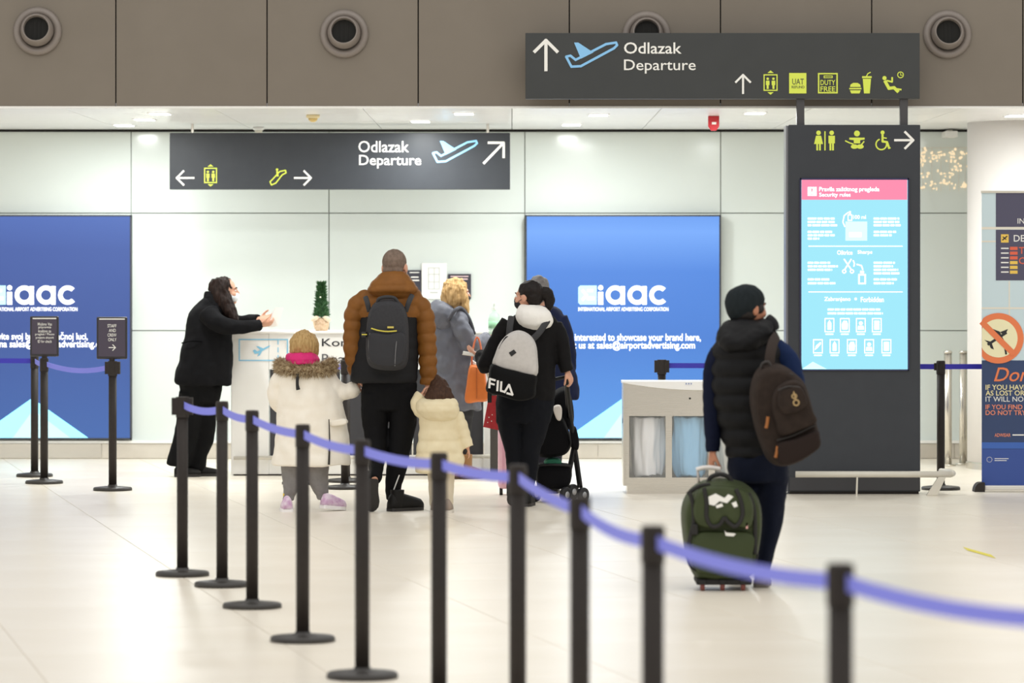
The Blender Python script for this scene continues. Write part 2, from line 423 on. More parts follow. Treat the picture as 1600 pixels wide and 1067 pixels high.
# soffit lamps
E_lamp = mat('lamp_panel', 'FFFDF6', .4, emit=5)
LP = [(250, 179, 'slim ceiling light nearest the bulkhead, above the left departure sign'), (226, 188, 'middle slim ceiling light of the row left of the hanging sign'), (194, 197, 'slim ceiling light nearest the glass wall, far left'),
      (725, 179, 'slim ceiling light nearest the bulkhead above the sign arrow'), (657, 191, 'slim ceiling light over the right end of the hanging sign'),
      (935, 181, 'slim ceiling light nearest the bulkhead over the right blue panel'), (893, 196, 'slim ceiling light nearest the wall over the right blue panel'),
      (1588, 182, 'slim ceiling light in front of the white round column'), (1180, 178, 'slim ceiling light between the red beacon and the totem poles')]
for u, v, lab in LP:
    Y = (SOF-CH)*FPX/(HZ-v); x = wx(u, Y)
    t = thing('ceiling_light', lab, 'light', (x, Y, SOF), 'slim ceiling lights in the soffit')
    part('housing', MB().box(x-.09, x+.09, Y-.16, Y+.16, SOF+.004, SOF+.0095), M_soffit, t)
    part('diffuser', MB().box(x-.075, x+.075, Y-.145, Y+.145, SOF+.0, SOF+.004), E_lamp, t)
    l = bpy.data.lights.new('ceiling_light_lamp', 'AREA'); l.shape = 'RECTANGLE'; l.size = .15; l.size_y = .29; l.energy = 30; l.color = (.97, 1, .99)
    lo = bpy.data.objects.new('lamp', l); COL.objects.link(lo); lo.parent = t; lo.location = (0, 0, -.02)
def soffit_dot(name, u, v, r, lab, cat, m, m2):
    Y = (SOF-CH)*FPX/(HZ-v); x = wx(u, Y)
    t = thing(name, lab, cat, (x, Y, SOF))
    part('base', MB().lathe([(r, .008), (r, -.012), (r*.8, -.02)], (x, Y, SOF), 20), m, t, True)
    part('dome', MB().lathe([(r*.7, -.018), (r*.65, -.035), (r*.3, -.05), (.003, -.052)], (x, Y, SOF), 20), m2, t, True)
soffit_dot('smoke_detector', 489, 181, .055, 'yellowish round smoke detector on the soffit above the hanging sign', 'detector', mat('ivory', 'E6D6A8', .5), mat('ivory2', 'D9BE7A', .5))
soffit_dot('smoke_detector', 404, 200, .05, 'white round smoke detector on the soffit right above the hanging sign', 'detector', M_white, M_cream)
Y = 31.5; c = P(1115, 190, Y)
t = thing('alarm_beacon', 'small red alarm beacon hanging from the soffit left of the totem', 'alarm', (c.x, Y, SOF))
part('housing', MB().prism([(c.x-.045, SOF+.008), (c.x+.045, SOF+.008), (c.x+.045, c.z-.04), (c.x+.02, c.z-.075), (c.x-.02, c.z-.075), (c.x-.045, c.z-.04)], Y-.03, Y+.03), mat('alarm_red', 'C62A34', .35), t, bev=.004)
part('label_plate', MB().box(c.x-.016, c.x+.02, Y-.033, Y-.03, c.z-.025, c.z-.005), W_print, t)
Y = 34.3; c = P(1487, 208, Y)
t = thing('wall_sensor', 'small white sensor box at the top of the wall near the column', 'sensor', (c.x, Y, c.z-.03))
part('body', MB().box(c.x-.055, c.x+.055, Y, YW, c.z-.035, c.z+.02), M_white, t, bev=.006)
part('bracket', MB().box(c.x-.02, c.x+.02, Y+.1, YW, c.z+.02, SOF), M_cream, t)

# ------------------------------------------------------------------ round column
Yc = 32.95; rc = .55; xc = wx(1512, Yc-.0)+rc
col = struct('col', part('column', MB().lathe([(rc, 0), (rc, SOF+.02)], (xc, Yc, 0), 64), mat('column_white', 'F1EDE9', .5, var=(2, 'EDE9E5')), smooth=False, origin=(xc, Yc, 0)))
col['label'] = 'thick round white column at the right'
for p in col.data.polygons: p.use_smooth = len(p.vertices) == 4
part('collar', MB().lathe([(rc+.012, 0), (rc+.012, .05), (rc+.002, .06)], (xc, Yc, 0), 64), M_steel, col)

# glowing dots imitating a wall reflection of distant lights, between totem and column
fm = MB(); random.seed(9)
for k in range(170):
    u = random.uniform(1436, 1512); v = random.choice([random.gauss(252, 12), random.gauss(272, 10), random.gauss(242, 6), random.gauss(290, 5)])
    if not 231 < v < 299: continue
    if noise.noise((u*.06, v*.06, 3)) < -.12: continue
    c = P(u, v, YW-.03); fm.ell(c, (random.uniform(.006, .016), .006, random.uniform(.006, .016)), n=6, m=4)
t = thing('painted_reflection', 'warm glowing dots imitating lights reflected in the glass wall beside the column', 'painted reflection', (wx(1475, YW), YW-.03, wz(298, YW)))
o = part('reflection_dots', fm, mat('reflection_glow', 'F6DDB4', .4, emit=1.05), t); o['kind'] = 'stuff'
wr = MB()
for u in (1442, 1456, 1470, 1484, 1498, 1508): wr.rod(P(u, 230, YW-.02), P(u, 299, YW-.02), .0018, 5)
wr.rod(P(1438, 231, YW-.02), P(1512, 231, YW-.02), .0025, 5)
part('wire', wr, M_cream, t)  # thin strands added behind the imitated reflection
# ------------------------------------------------------------------ pictograms
def arrow_pts(x0, y0, x1, y1, h):
    """shaft + two barbs"""
    a = Vector((x0, y0)); b = Vector((x1, y1)); d = (b-a).normalized(); n = Vector((-d.y, d.x))
    return [('line', [a, b], h*.28), ('line', [b-d*h+n*h, b, b-d*h-n*h], h*.28)]
def plane_art(x, y, s, m, Y, parent):
    """departing plane outline; (x,y) tail left, s = width"""
    k = s/100.0
    q = lambda a, b: (x+a*k, y+b*k)
    body = [q(2, 30), q(10, 28), q(20, 36), q(78, 6), q(97, 3), q(99, 8), q(93, 14), q(30, 48), q(12, 49), q(2, 30)]
    art('plane_outline', m, Y, [('line', body, 4.6*k)], parent)
    art('plane_wing', m, Y, [('poly', [q(17, 3), q(25, 3), q(54, 22), q(30, 34)])], parent)
def lift_art(x, y, m, Y, parent, k=1.0):
    q = lambda a, b: (x+a*k, y+b*k)
    s = [('frame', x-11*k, y-13*k, x+11*k, y+13*k, 1.8*k)]
    s += [('poly', [q(-5, -15), q(0, -19), q(5, -15)]), ('poly', [q(-5, 15), q(0, 19), q(5, 15)])]
    for dx in (-4.5, 4.5):
        s += [('circ', q(dx, -6), 2*k), ('rect', *q(dx-2.8, -3), *q(dx+2.8, 4)), ('rect', *q(dx-1.6, 3), *q(dx+1.6, 10))]
    art('lift_pictogram', m, Y, s, parent)

# ------------------------------------------------------------------ hanging sign
Y = 33.2; t = thing('hanging_sign', 'long dark grey departure sign hanging from the soffit above the desk', 'sign', (wx(531, Y), Y, wz(296, Y)))
sp = part('sign_panel', MB().pbox(265, 207.5, 797, 296, Y, Y, Y+.09), M_dark, t, bev=.004)
for u in (300, 762):
    part('hanger', MB().rod((wx(u, Y), Y+.045, wz(208, Y)), (wx(u, Y), Y+.045, SOF+.012), .012), M_steel, t)
Ya = Y-.003
text('lettering', 'Odlazak', (560, 220, 639, 238), Ya, W_print, sp, .008)
text('lettering', 'Departure', (561, 242, 658, 263), Ya, W_print, sp, .008)
plane_art(675, 218, 71, B_print, Ya, sp)
art('arrow', W_print, Ya, [('line', [(756, 255), (786, 224)], 4), ('line', [(763, 223), (787, 223), (787, 246)], 4)], sp)
art('arrow', W_print, Ya, arrow_pts(303, 278, 276, 278, 11), sp)
art('arrow', W_print, Ya, arrow_pts(460, 278, 486, 278, 11), sp)
lift_art(329, 274, Y_print, Ya, sp, .92)
art('escalator_pictogram', Y_print, Ya, [('line', [(422, 284), (426, 280), (437, 268), (446, 266), (447, 270), (441, 273), (431, 286), (424, 289)], 2.0, 1), ('circ', (433, 265), 2), ('line', [(433, 268), (434, 275)], 3)], sp)

# ------------------------------------------------------------------ information totem with the sign on its poles
Y = 29.15; x0, x1 = wx(1232, Y), wx(1438, Y)
t = thing('information_totem', 'tall dark grey information totem with bright screen, carrying the upper departure sign', 'totem', (wx(1335, Y), Y, 0))
ca = part('cabinet', MB().box(x0, x1, Y, Y+.26, wz(768, Y), wz(195, Y)), M_dark, t, bev=.006)
part('side_cheek', MB().box(x0-.018, x0-.001, Y+.02, Y+.25, wz(768, Y), wz(196, Y)), mat('cheek_grey', '7B7C80', .4, .4), t)
part('plinth', MB().box(x0+.01, x1-.01, Y+.02, Y+.24, 0, wz(767, Y)), M_post, t)
for xa, xb in ((x0+.01, wx(1338.5, Y)), (wx(1339.5, Y), x1-.006)): part('lower_door', MB().box(xa, xb, Y-.006, Y, wz(766, Y), wz(746, Y)), mat('door_charcoal', '3A3A3D', .45), t)
for u in (1252, 1414):
    part('pole', MB().box(wx(u-6, Y), wx(u+6, Y), Y+.07, Y+.13, wz(197, Y), wz(152, Y)), mat('pole_grey', '4B4A4C', .4, .3), t)
us = part('upper_sign', MB().pbox(821, 51, 1438, 154, Y, Y+.04, Y+.16), mat('sign_warm_grey', '414343', .45, spec=.3, var=(6, '3F4141')), t, bev=.004)
Ya = Y+.036
text('lettering', 'Odlazak', (975, 66, 1065, 84), Ya, W_print, us, .01)
text('lettering', 'Departure', (975, 93, 1087, 115), Ya, W_print, us, .004)
plane_art(883, 64, 82, B_print, Ya, us)
art('arrow', W_print, Ya, arrow_pts(853, 110, 853, 63, 18), us)
art('arrow', W_print, Ya, arrow_pts(1161, 146, 1161, 117, 11.5), us)
lift_art(1204, 129, Y_print, Ya, us)
art('tax_refund_pictogram', Y_print, Ya, [('rect', 1233, 114, 1260, 146)], us)
text('lettering', 'UAT', (1238, 123, 1256, 132), Ya-.002, M_dark, us)
text('lettering', 'REFUND', (1237, 134, 1257, 138), Ya-.002, M_dark, us)
art('duty_free_pictogram', Y_print, Ya, [('frame', 1278, 114, 1309, 146, 2.2), ('frame', 1287, 118, 1301, 122, 1.2)], us)
text('lettering', 'DUTY', (1282, 125, 1305, 133), Ya, Y_print, us, .01)
text('lettering', 'FREE', (1282, 135, 1305, 143), Ya, Y_print, us, .01)
art('food_pictogram', Y_print, Ya, [('poly', [(1328, 136), (1329, 132), (1333, 129.5), (1340, 129.5), (1344, 132), (1345, 136)]), ('rect', 1327, 137.3, 1346, 139.6), ('poly', [(1328, 141), (1345, 141), (1343, 146), (1330, 146)]),
    ('rect', 1347, 119, 1362, 122), ('poly', [(1348, 123), (1361, 123), (1359, 146), (1350, 146)]), ('line', [(1354, 119), (1356, 115), (1360, 113)], 1.6)], us)
art('waiting_pictogram', Y_print, Ya, [('circ', (1382, 122), 3.3), ('line', [(1383, 127), (1389, 138), (1397, 137), (1403, 143)], 5), ('line', [(1386, 126), (1394, 128), (1394, 121)], 2.6), ('line', [(1396, 138), (1408, 140)], 2.5),
    ('ring', (1407, 117), 3.8, 5.2), ('line', [(1407, 114), (1407, 117.5), (1410, 117.5)], 1.0)], us)
Ya = Y-.002
art('toilet_pictogram', Y_print, Ya, [('circ', (1279, 207.5), 3.6), ('poly', [(1275, 212), (1283, 212), (1286, 225), (1272, 225)]), ('rect', 1275.5, 225, 1278.2, 235), ('rect', 1279.8, 225, 1282.5, 235), ('rect', 1288, 205, 1290, 235),
    ('circ', (1299.5, 207.5), 3.6), ('poly', [(1294.5, 212), (1304.5, 212), (1304.5, 224), (1294.5, 224)]), ('rect', 1296, 224, 1299, 235), ('rect', 1300, 224, 1303, 235)], ca)
art('baby_change_pictogram', Y_print, Ya, [('circ', (1339, 208.5), 4.6), ('poly', [(1327, 215), (1351, 215), (1351, 218), (1344, 219), (1344, 224), (1334, 224), (1334, 219), (1327, 218)]),
    ('line', [(1321, 220), (1327, 223), (1333, 225)], 2), ('ell', (1335, 229), 3.5, 1.6), ('ell', (1344, 229), 3.5, 1.6), ('line', [(1346, 226), (1350, 221)], 2)], ca)
art('wheelchair_pictogram', Y_print, Ya, [('circ', (1379, 207), 3.2), ('line', [(1379, 211), (1379, 221), (1386, 222), (1389, 231)], 3.4), ('ring', (1377, 225.5), 7.2, 9.4, -.3, 4.4), ('line', [(1388, 232), (1391, 231)], 2), ('line', [(1379, 215), (1385, 216)], 2)], ca)
art('arrow', W_print, Ya, arrow_pts(1398, 219, 1427, 219, 13), ca)
scr = part('screen', MB().pbox(1252, 281, 1418, 577, Y, Y-.012, Y-.001), mat('screen_cyan', '98DFF0', .3, emit=1.1, spec=.2), t)
part('screen_bezel', MB().pbox(1250, 278.5, 1420, 281, Y, Y-.014, Y-.0005).pbox(1250, 577, 1420, 579, Y, Y-.014, Y-.0005).pbox(1249.5, 278.5, 1252, 579, Y, Y-.014, Y-.0005).pbox(1418, 278.5, 1420.5, 579, Y, Y-.014, Y-.0005), mat('bezel', '2B2C55', .4), t)
Ya = Y-.0135
art('header_band', mat('screen_pink', 'E0708E', .3, emit=1.5), Ya, [('rect', 1252.5, 281, 1417.5, 312)], scr)
Ya -= .001
art('warning_square', E_white, Ya, [('rect', 1262, 292, 1276, 306)], scr)
text('warning_mark', '!', (1267.5, 294, 1270, 304), Ya-.003, mat('screen_pink2', 'F47F9C', .3, emit=1.0), scr)
text('heading', 'Pravila zaštitnog pregleda', (1280, 292, 1374, 301), Ya, E_white, scr, .012)
text('heading', 'Security rules', (1280, 301, 1329, 309), Ya, E_white, scr, .012)
ls = []
def lines(x, y, ws, d=6):
    for i, wd in enumerate(ws):
        if wd:
            xx = x; 
            while xx < x+wd:      # broken strokes: lettering too small to read
                q = min(random.uniform(5, 14), x+wd-xx); ls.append(('rect', xx, y+i*d, xx+q, y+i*d+3)); xx += q+1.6
lines(1262, 340, [42, 42, 46, 0, 38, 42, 18], 5.2); lines(1365, 340, [40, 40, 42, 0, 35, 28], 5.2)
lines(1262, 409, [35, 47, 38], 5.5); lines(1262, 435, [34, 43], 6); lines(1365, 409, [33, 30, 38, 40], 5.5); lines(1365, 435, [36, 31], 6)
lines(1293, 482, [82, 86], 6)
ls += [('rect', 1263, 384, 1410, 385.2), ('rect', 1263, 455.5, 1410, 456.7)]
art('small_print', E_white, Ya, ls, scr)
art('bag_drawing', E_cyan2, Ya, [('rect', 1321, 346, 1355, 376)], scr)
art('bottle_drawing', E_white, Ya, [('frame', 1324.5, 335, 1331.5, 345, 1.3), ('rect', 1326.5, 330, 1329.5, 335.5), ('line', [(1325, 332), (1319, 337), (1317, 347), (1320, 354)], 1.6), ], scr)
art('bag_patch', E_white, Ya-.002, [('rect', 1327, 363, 1346, 370)], scr)
text('lettering', '100 ml', (1333, 336, 1353, 342), Ya, E_white, scr, .01)
text('lettering', 'Oštrice', (1308, 391, 1332, 398), Ya, E_white, scr, .012)
text('lettering', 'Sharps', (1340, 391, 1363, 398), Ya, E_white, scr, .012)
art('scissors_drawing', E_white, Ya, [('line', [(1319, 405), (1330, 421)], 2), ('line', [(1330, 405), (1320, 421)], 2), ('ring', (1319, 424), 1.8, 3.3), ('ring', (1331, 424), 1.8, 3.3), ('line', [(1333, 407), (1335, 412), (1334, 416)], 1.8)], scr)
art('lighter_drawing', E_white, Ya, [('frame', 1341, 428, 1353, 444, 2.2), ('rect', 1344, 423, 1350, 427), ('line', [(1339, 413), (1346, 415), (1348, 421)], 2)], scr)
text('lettering', 'Zabranjeno', (1288, 464, 1329, 472), Ya, E_white, scr, .012)
text('lettering', 'Forbidden', (1345, 464, 1381, 472), Ya, E_white, scr, .012)
art('bullet', E_white, Ya, [('circ', (1337, 467), 2)], scr)
random.seed(2)
for k, (u, v) in enumerate([(1296, 508), (1320, 508), (1345, 508), (1370, 508), (1278, 541), (1304, 541), (1331, 541), (1358, 541), (1385, 541)]):
    q = [('frame', u-7.5, v-11, u+7.5, v+11, 1.3)]
    kind = k % 5
    if kind == 0: q += [('poly', [(u-3, v+7), (u-3, v-3), (u, v-8), (u+3, v-3), (u+3, v+7)])]
    elif kind == 1: q += [('poly', [(u-4, v+7), (u-5, v-1), (u-2, v-7), (u+3, v-7), (u+5, v-1), (u+4, v+7)])]
    elif kind == 2: q += [('circ', (u, v-3), 3), ('poly', [(u-5, v+7), (u-4, v+1), (u+4, v+1), (u+5, v+7)])]
    elif kind == 3: q += [('rect', u-4, v-7, u+4, v+7)]
    else: q += [('poly', [(u-5, v+6), (u-3, v-1), (u+4, v-7), (u+5, v-4), (u-1, v+3)])]
    q += [('rect', u-6, v+13, u+6, v+15)]
    art('item_icon', E_white, Ya, q, scr)
art('corner_triangle', E_cyan2, Ya, [('poly', [(1253, 576.5), (1270, 565), (1292, 576.5)])], scr)

# bumper rail around the totem
Yr = 28.98
t = thing('bumper_rail', 'low cream metal bumper rail on angled foot in front of the totem', 'rail', (wx(1360, Yr), Yr, 0))
part('rail', MB().rod(P(1243, 741, Yr), P(1486, 741, Yr), .024, 14), M_cream, t, True)
part('rail_return', MB().wire([P(1486, 741, Yr), P(1489, 739.5, Yr+.1), P(1484, 737, Yr+.3), P(1470, 736, Yr+.45)], .022, 12), M_cream, t, True)
part('foot', MB().prism([(wx(1447, Yr), 0), (wx(1464, Yr), 0), (wx(1478, Yr), wz(745, Yr)), (wx(1466, Yr), wz(745, Yr))], Yr-.02, Yr+.02), M_cream, t, bev=.004)
part('foot', MB().prism([(wx(1337, Yr), 0), (wx(1339.5, Yr), 0), (wx(1340.5, Yr), wz(745, Yr)), (wx(1338, Yr), wz(745, Yr))], Yr-.015, Yr+.015), M_cream, t)

# ------------------------------------------------------------------ steel posts by the column
for u, lab in ((1481, 'left one of two upright steel posts beside the round column'), (1505, 'right one of two upright steel posts, touching the round column edge')):
    Yp = 33.3 if u < 1500 else 33.5; x = wx(u, Yp); zt = wz(551, Yp)
    t = thing('steel_post', lab, 'post', (x, Yp, 0), 'steel posts by the column')
    part('tube', MB().lathe([(.034, 0), (.034, zt)], (x, Yp, 0), 24), M_steel, t, True)
    part('cap', MB().lathe([(.036, zt-.005), (.036, zt+.012), (.03, zt+.018)], (x, Yp, 0), 24), M_steel, t, True)
    part('flange', MB().lathe([(.07, 0), (.07, .012), (.04, .018)], (x, Yp, 0), 24), M_steel, t, True)

# ------------------------------------------------------------------ belt stands
H = .998
def mk(name, mb, m): me = mb.mesh(name); me.materials.append(m); me.polygons.foreach_set('use_smooth', [False]*len(me.polygons)); return me
O0 = (0, 0, 0)
ME_base = mk('base', MB().lathe([(.150, 0), (.150, .016), (.143, .024), (.09, .030), (.036, .034), (.036, .045)], O0, 40), mat('base_black', '35322F', .45, var=(20, '312E2B')))
ME_tube = mk('post', MB().lathe([(.031, .03), (.031, H-.10)], O0, 24), M_post)
ME_head = mk('head', MB().lathe([(.033, H-.105), (.0345, H-.10), (.0345, H-.01), (.031, H), (.02, H+.001)], O0, 24).box(-.012, .012, -.04, -.03, H-.095, H-.025).box(-.012, .012, .03, .04, H-.095, H-.025), M_post)
ME_headw = mk('head', MB().lathe([(.036, H-.115), (.036, H)], O0, 24).box(-.058, .058, -.028, .028, H-.10, H-.005), M_post)
for me in (ME_base, ME_tube): me.polygons.foreach_set('use_smooth', [len(p.vertices) == 4 for p in me.polygons])
def belt_mesh(a, b, sag=.02, m=M_belt, h=.020):
    """a, b: world xyz of belt centre line"""
    a = Vector(a); b = Vector(b); d = (b-a); nn = Vector((d.y, -d.x, 0)).normalized()*.0008; N = 12
    mb = MB(); vs = []
    for i in range(N+1):
        f = i/N; c = a.lerp(b, f); c.z -= sag*4*f*(1-f)
        vs += [c+nn+Vector((0, 0, h)), c+nn-Vector((0, 0, h)), c-nn-Vector((0, 0, h)), c-nn+Vector((0, 0, h))]
    fs = []
    for i in range(N):
        for j in range(4): k = (j+1) % 4; fs.append((i*4+j, i*4+k, i*4+4+k, i*4+4+j))
    fs += [(3, 2, 1, 0), (N*4, N*4+1, N*4+2, N*4+3)]
    return mb.add(vs, fs)
def stand(x, y, lab, grp, nxt=None, wide=False, bm=M_belt, sag=.02, rot=0):
    t = thing('belt_stand', lab, 'belt stand', (x, y, 0), grp)
    for nm, me in (('base', ME_base), ('post', ME_tube), ('head', ME_headw if wide else ME_head)):
        o = bpy.data.objects.new(nm, me); COL.objects.link(o); o.parent = t
        if nm == 'head': o.rotation_euler = (0, 0, rot)
    if nxt:
        d = (Vector((nxt[0], nxt[1], 0))-Vector((x, y, 0))).normalized()*.034
        bt = part('belt', belt_mesh((x+d.x, y+d.y, H-.046), (nxt[0]-d.x, nxt[1]-d.y, H-.046), sag), bm, t)
        part('belt_clip', MB().box(nxt[0]-d.x*1.2-.012, nxt[0]-d.x*1.2+.012, nxt[1]-d.y*1.2-.006, nxt[1]-d.y*1.2+.006, H-.075, H-.018), M_post, bt)
    return t
FG = [(285, 620), (347, 627), (394, 641), (473, 663), (566, 687), (686, 707), (809, 726), (906, 775), (1020, 821), (1313, 880)]
pos = []
for u, v in FG:
    Yp = (CH-H)*FPX/(v-HZ); pos.append((wx(u, Yp), Yp))
pos.append((wx(1642, 8.35), 8.35))
ORD = ['leftmost belt stand of the foreground row, with the widest black head', 'second belt stand from the left in the foreground row', 'third belt stand from the left in the foreground row',
       'fourth belt stand of the foreground row, in front of the girl in cream', 'fifth belt stand of the foreground row, before the man in brown', 'sixth belt stand of the foreground row, in front of the toddler',
       'seventh belt stand of the foreground row, before the woman with the backpack', 'eighth belt stand of the foreground row, right of the pushchair', 'ninth belt stand of the foreground row, left of the green suitcase',
       'nearest and largest belt stand of the foreground row, right of the suitcase']
for i in range(10):
    stand(*pos[i], ORD[i], 'foreground row of belt stands', pos[i+1], wide=(i == 0), sag=[.02, .014, .014, .015, .014, .012, .012, .02, .02, .015][i])
stand(*pos[10], 'black belt stand just beyond the right picture edge holding the last blue belt', 'foreground row of belt stands')
# left group with sign boards
def pY(vb): return CH*FPX/(vb-HZ)
L1 = (wx(54, 31.6), 31.6); L2 = (wx(69, 30.6), 30.6); L3 = (wx(176, 29.65), 29.65); L0 = (wx(-120, 31.8), 31.8)
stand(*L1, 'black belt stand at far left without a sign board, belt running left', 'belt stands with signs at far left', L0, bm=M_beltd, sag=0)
stand(*L2, 'black belt stand carrying the document-check sign board at far left', 'belt stands with signs at far left', L1, sag=.01)
stand(*L3, 'black belt stand carrying the staff and crew sign board', 'belt stands with signs at far left', L2, wide=True, sag=.04)
def board(u0, v0, u1, v1, Y, lab):
    uc = (u0+u1)/2; x = wx(uc, Y)
    t = thing('sign_board', lab, 'sign', (x, Y, H))
    part('frame', MB().pbox(u0, v0, u1, v1, Y, Y-.012, Y+.012), mat('frame_black', '2C2A2D', .4), t, bev=.01)
    pn = part('sheet', MB().pbox(u0+3, v0+4, u1-3, v1-4, Y, Y-.015, Y-.012), mat('sheet_dark', '3D3346', .2, coat=.5), t)
    part('holder', MB().lathe([(.022, H-.0), (.022, wz(v1-2, Y))], (x, Y, 0), 16), M_post, t)
    art('top_strip', W_print, Y-.0165, [('rect', u0+4, v0+2.6, u1-4, v0+4.4)], pn)
    return pn
b1 = board(47, 494, 92, 557, 30.6, 'dark sign board asking passengers to prepare documents on a belt stand')
for i, (tx, a, b) in enumerate([('Molimo Vas', 59, 81), ('pripremite', 60, 80), ('kodove za', 60, 80), ('pregled / Please', 55, 85), ('prepare airport', 56, 84), ('ID for check', 59, 81)]):
    text('lettering', tx, (a, 504+i*5.4, b, 508.6+i*5.4), 30.6-.017, W_print, b1, .003)
b2 = board(151, 495, 199, 561, 29.65, 'dark sign board reading staff and crew only on a belt stand')
for i, (tx, a, b) in enumerate([('STAFF', 168, 182), ('AND', 170, 181), ('CREW', 168, 182), ('ONLY', 169, 182)]):
    text('lettering', tx, (a, 506.5+i*7.2, b, 511.5+i*7.2), 29.65-.017, W_print, b2, .004)
art('arrow', W_print, 29.65-.017, arrow_pts(170, 543, 180.5, 543, 4.5), b2)
# stands near the desk
stand(wx(541, 30.8), 30.8, 'black belt stand behind the man in the brown jacket, farther of two', 'belt stands at the desk', None)
stand(wx(539, 29.85), 29.85, 'black belt stand behind the man in the brown jacket, nearer of two', 'belt stands at the desk', (wx(470, 30.5), 30.5))
stand(wx(470, 30.5), 30.5, 'black belt stand hidden behind the girl in the cream parka', 'belt stands at the desk', None)
# right group behind bin and totem
R1 = (wx(1034, 30.1), 30.1); R2 = (wx(1240, 30.0), 30.0); R3 = (wx(1470, 29.75), 29.75); R4 = (wx(1680, 29.9), 29.9)
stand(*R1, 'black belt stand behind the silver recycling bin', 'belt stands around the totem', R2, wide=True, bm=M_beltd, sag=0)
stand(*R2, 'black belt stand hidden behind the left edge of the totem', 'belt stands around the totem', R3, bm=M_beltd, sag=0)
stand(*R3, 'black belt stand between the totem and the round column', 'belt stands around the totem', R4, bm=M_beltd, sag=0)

# ------------------------------------------------------------------ boarding pass desk
Y = 31.75; DZ = wz(517.5, Y); 
t = thing('check_desk', 'white boarding pass control desk with dark front panels and pale bumper rail', 'desk', (wx(565, Y), Y, 0))
x0, x1 = wx(361, Y), wx(768, Y)
part('left_cabinet', MB().box(x0, wx(420, Y), Y, Y+.7, wz(741, Y), DZ-.02), M_white, t, bev=.006)
hd = part('header_panel', MB().box(wx(420.3, Y), x1, Y, Y+.03, wz(577, Y), DZ-.02), M_white, t)
part('right_leg', MB().box(wx(756, Y), x1, Y, Y+.7, wz(741, Y), wz(577, Y)), M_white, t)
for i in range(3):
    a = 421+i*112; part('front_panel', MB().box(wx(a, Y)+.004, wx(a+111, Y)-.004, Y+.02, Y+.04, wz(712, Y), wz(577.5, Y)), mat('panel_charcoal', '38383C', .5), t)
part('lower_panel', MB().box(wx(420.3, Y), wx(756, Y), Y+.01, Y+.03, wz(741, Y), wz(713, Y)), M_white, t)
part('worktop', MB().box(x0-.01, x1+.02, Y-.015, Y+.72, DZ-.02, DZ), M_white, t, bev=.004)
part('plinth', MB().box(x0+.02, x1-.02, Y+.01, Y+.68, 0, wz(740.5, Y)), M_post, t)
part('bumper_rail', MB().rod(P(365, 715.5, Y-.06), P(768, 713, Y-.06), .016, 12), M_cream, t, True)
for u in (372, 420, 560, 700): part('rail_bracket', MB().rod(P(u, 715, Y-.06), P(u, 715, Y+.02), .01), M_cream, t)
Ya = Y-.003
art('ticket_outline', mat('print_ticket_blue', '8ACBEA', .5), Ya, [('frame', 373, 529.5, 450, 564, 1.8), ('line', [(434.5, 531), (434.5, 538)], 1.5), ('line', [(434.5, 543), (434.5, 550)], 1.5), ('line', [(434.5, 555), (434.5, 562)], 1.5)], t)
art('plane_mark', MATS['print_ticket_blue'], Ya, [('poly', [(395, 548), (398, 546), (402, 549), (418, 541), (422, 539.5), (421, 542), (404, 552), (398, 553)]), ('poly', [(400, 541), (404, 541), (413, 545), (408, 548)]), ('poly', [(405, 551), (410, 548), (406, 555), (402, 557)])], t)
text('lettering', 'Kontrola ukrcajnih', (503, 529, 690, 545), Ya, K_print, hd, .004)
text('lettering', 'Boarding pass control', (503, 553, 712, 573), Ya, mat('print_grey', '5A5A5E', .5), hd)

# potted little conifer
Yq = 31.95; c = P(502, 517.5, Yq); c.z = DZ+.001
t = thing('potted_conifer', 'small potted conifer wrapped in burlap standing on the white desk', 'plant', c)
mb = MB().lathe([(.052, 0), (.062, .03), (.066, .075), (.055, .10), (.045, .105)], c, 20)
pm = remesh(mb, .006, 1, (30, .008)); link('burlap_wrap', pm, mat('burlap', 'D8BEA0', .9, bump=(300, .4), var=(60, 'C7A888')), t, True)
for s in (-1, 1): part('bow_loop', MB().ell((c.x+s*.05, c.y-.05, c.z+.10), (.035, .02, .02), Matrix.Rotation(s*.5, 3, 'Y')), mat('burlap_light', 'E2CFB4', .9), t, True)
part('trunk', MB().rod((c.x, c.y, c.z+.09), (c.x, c.y, c.z+.38), .006), mat('bark', '5A4330', .9), t)
mb = MB().lathe([(.04, .12), (.048, .16), (.03, .30), (.006, .40)], c, 10); random.seed(5)
for k in range(1500):
    h = random.uniform(0, 1); z = c.z+.115+h*.285; r = (.072*(1-h*.70))*(.92+.08*math.sin(h*40))
    a = random.uniform(0, 6.283); rr = r*random.uniform(.35, 1); d = Vector((math.cos(a), math.sin(a), random.uniform(.3, 1.0))).normalized()
    p = Vector((c.x+math.cos(a)*rr*.8, c.y+math.sin(a)*rr*.8, z)); e = p+d*random.uniform(.02, .045); s = d.cross(Vector((0, 0, 1))).normalized()*.0055; q = d.cross(s).normalized()*.0055
    mb.add([p+s, p-s*.5+q, p-s*.5-q, e], [(0, 1, 3), (1, 2, 3), (2, 0, 3), (2, 1, 0)])
o = part('needles', mb, mat('needle_green', '3E6A3A', .7, var=(40, '2C5230')), t); o['kind'] = 'stuff'
part('tiny_light', MB().ell((c.x-.005, c.y-.05, c.z+.28), (.005, .005, .005), n=8, m=6), mat('tiny_led', 'FFF6DA', .4, emit=3), t)

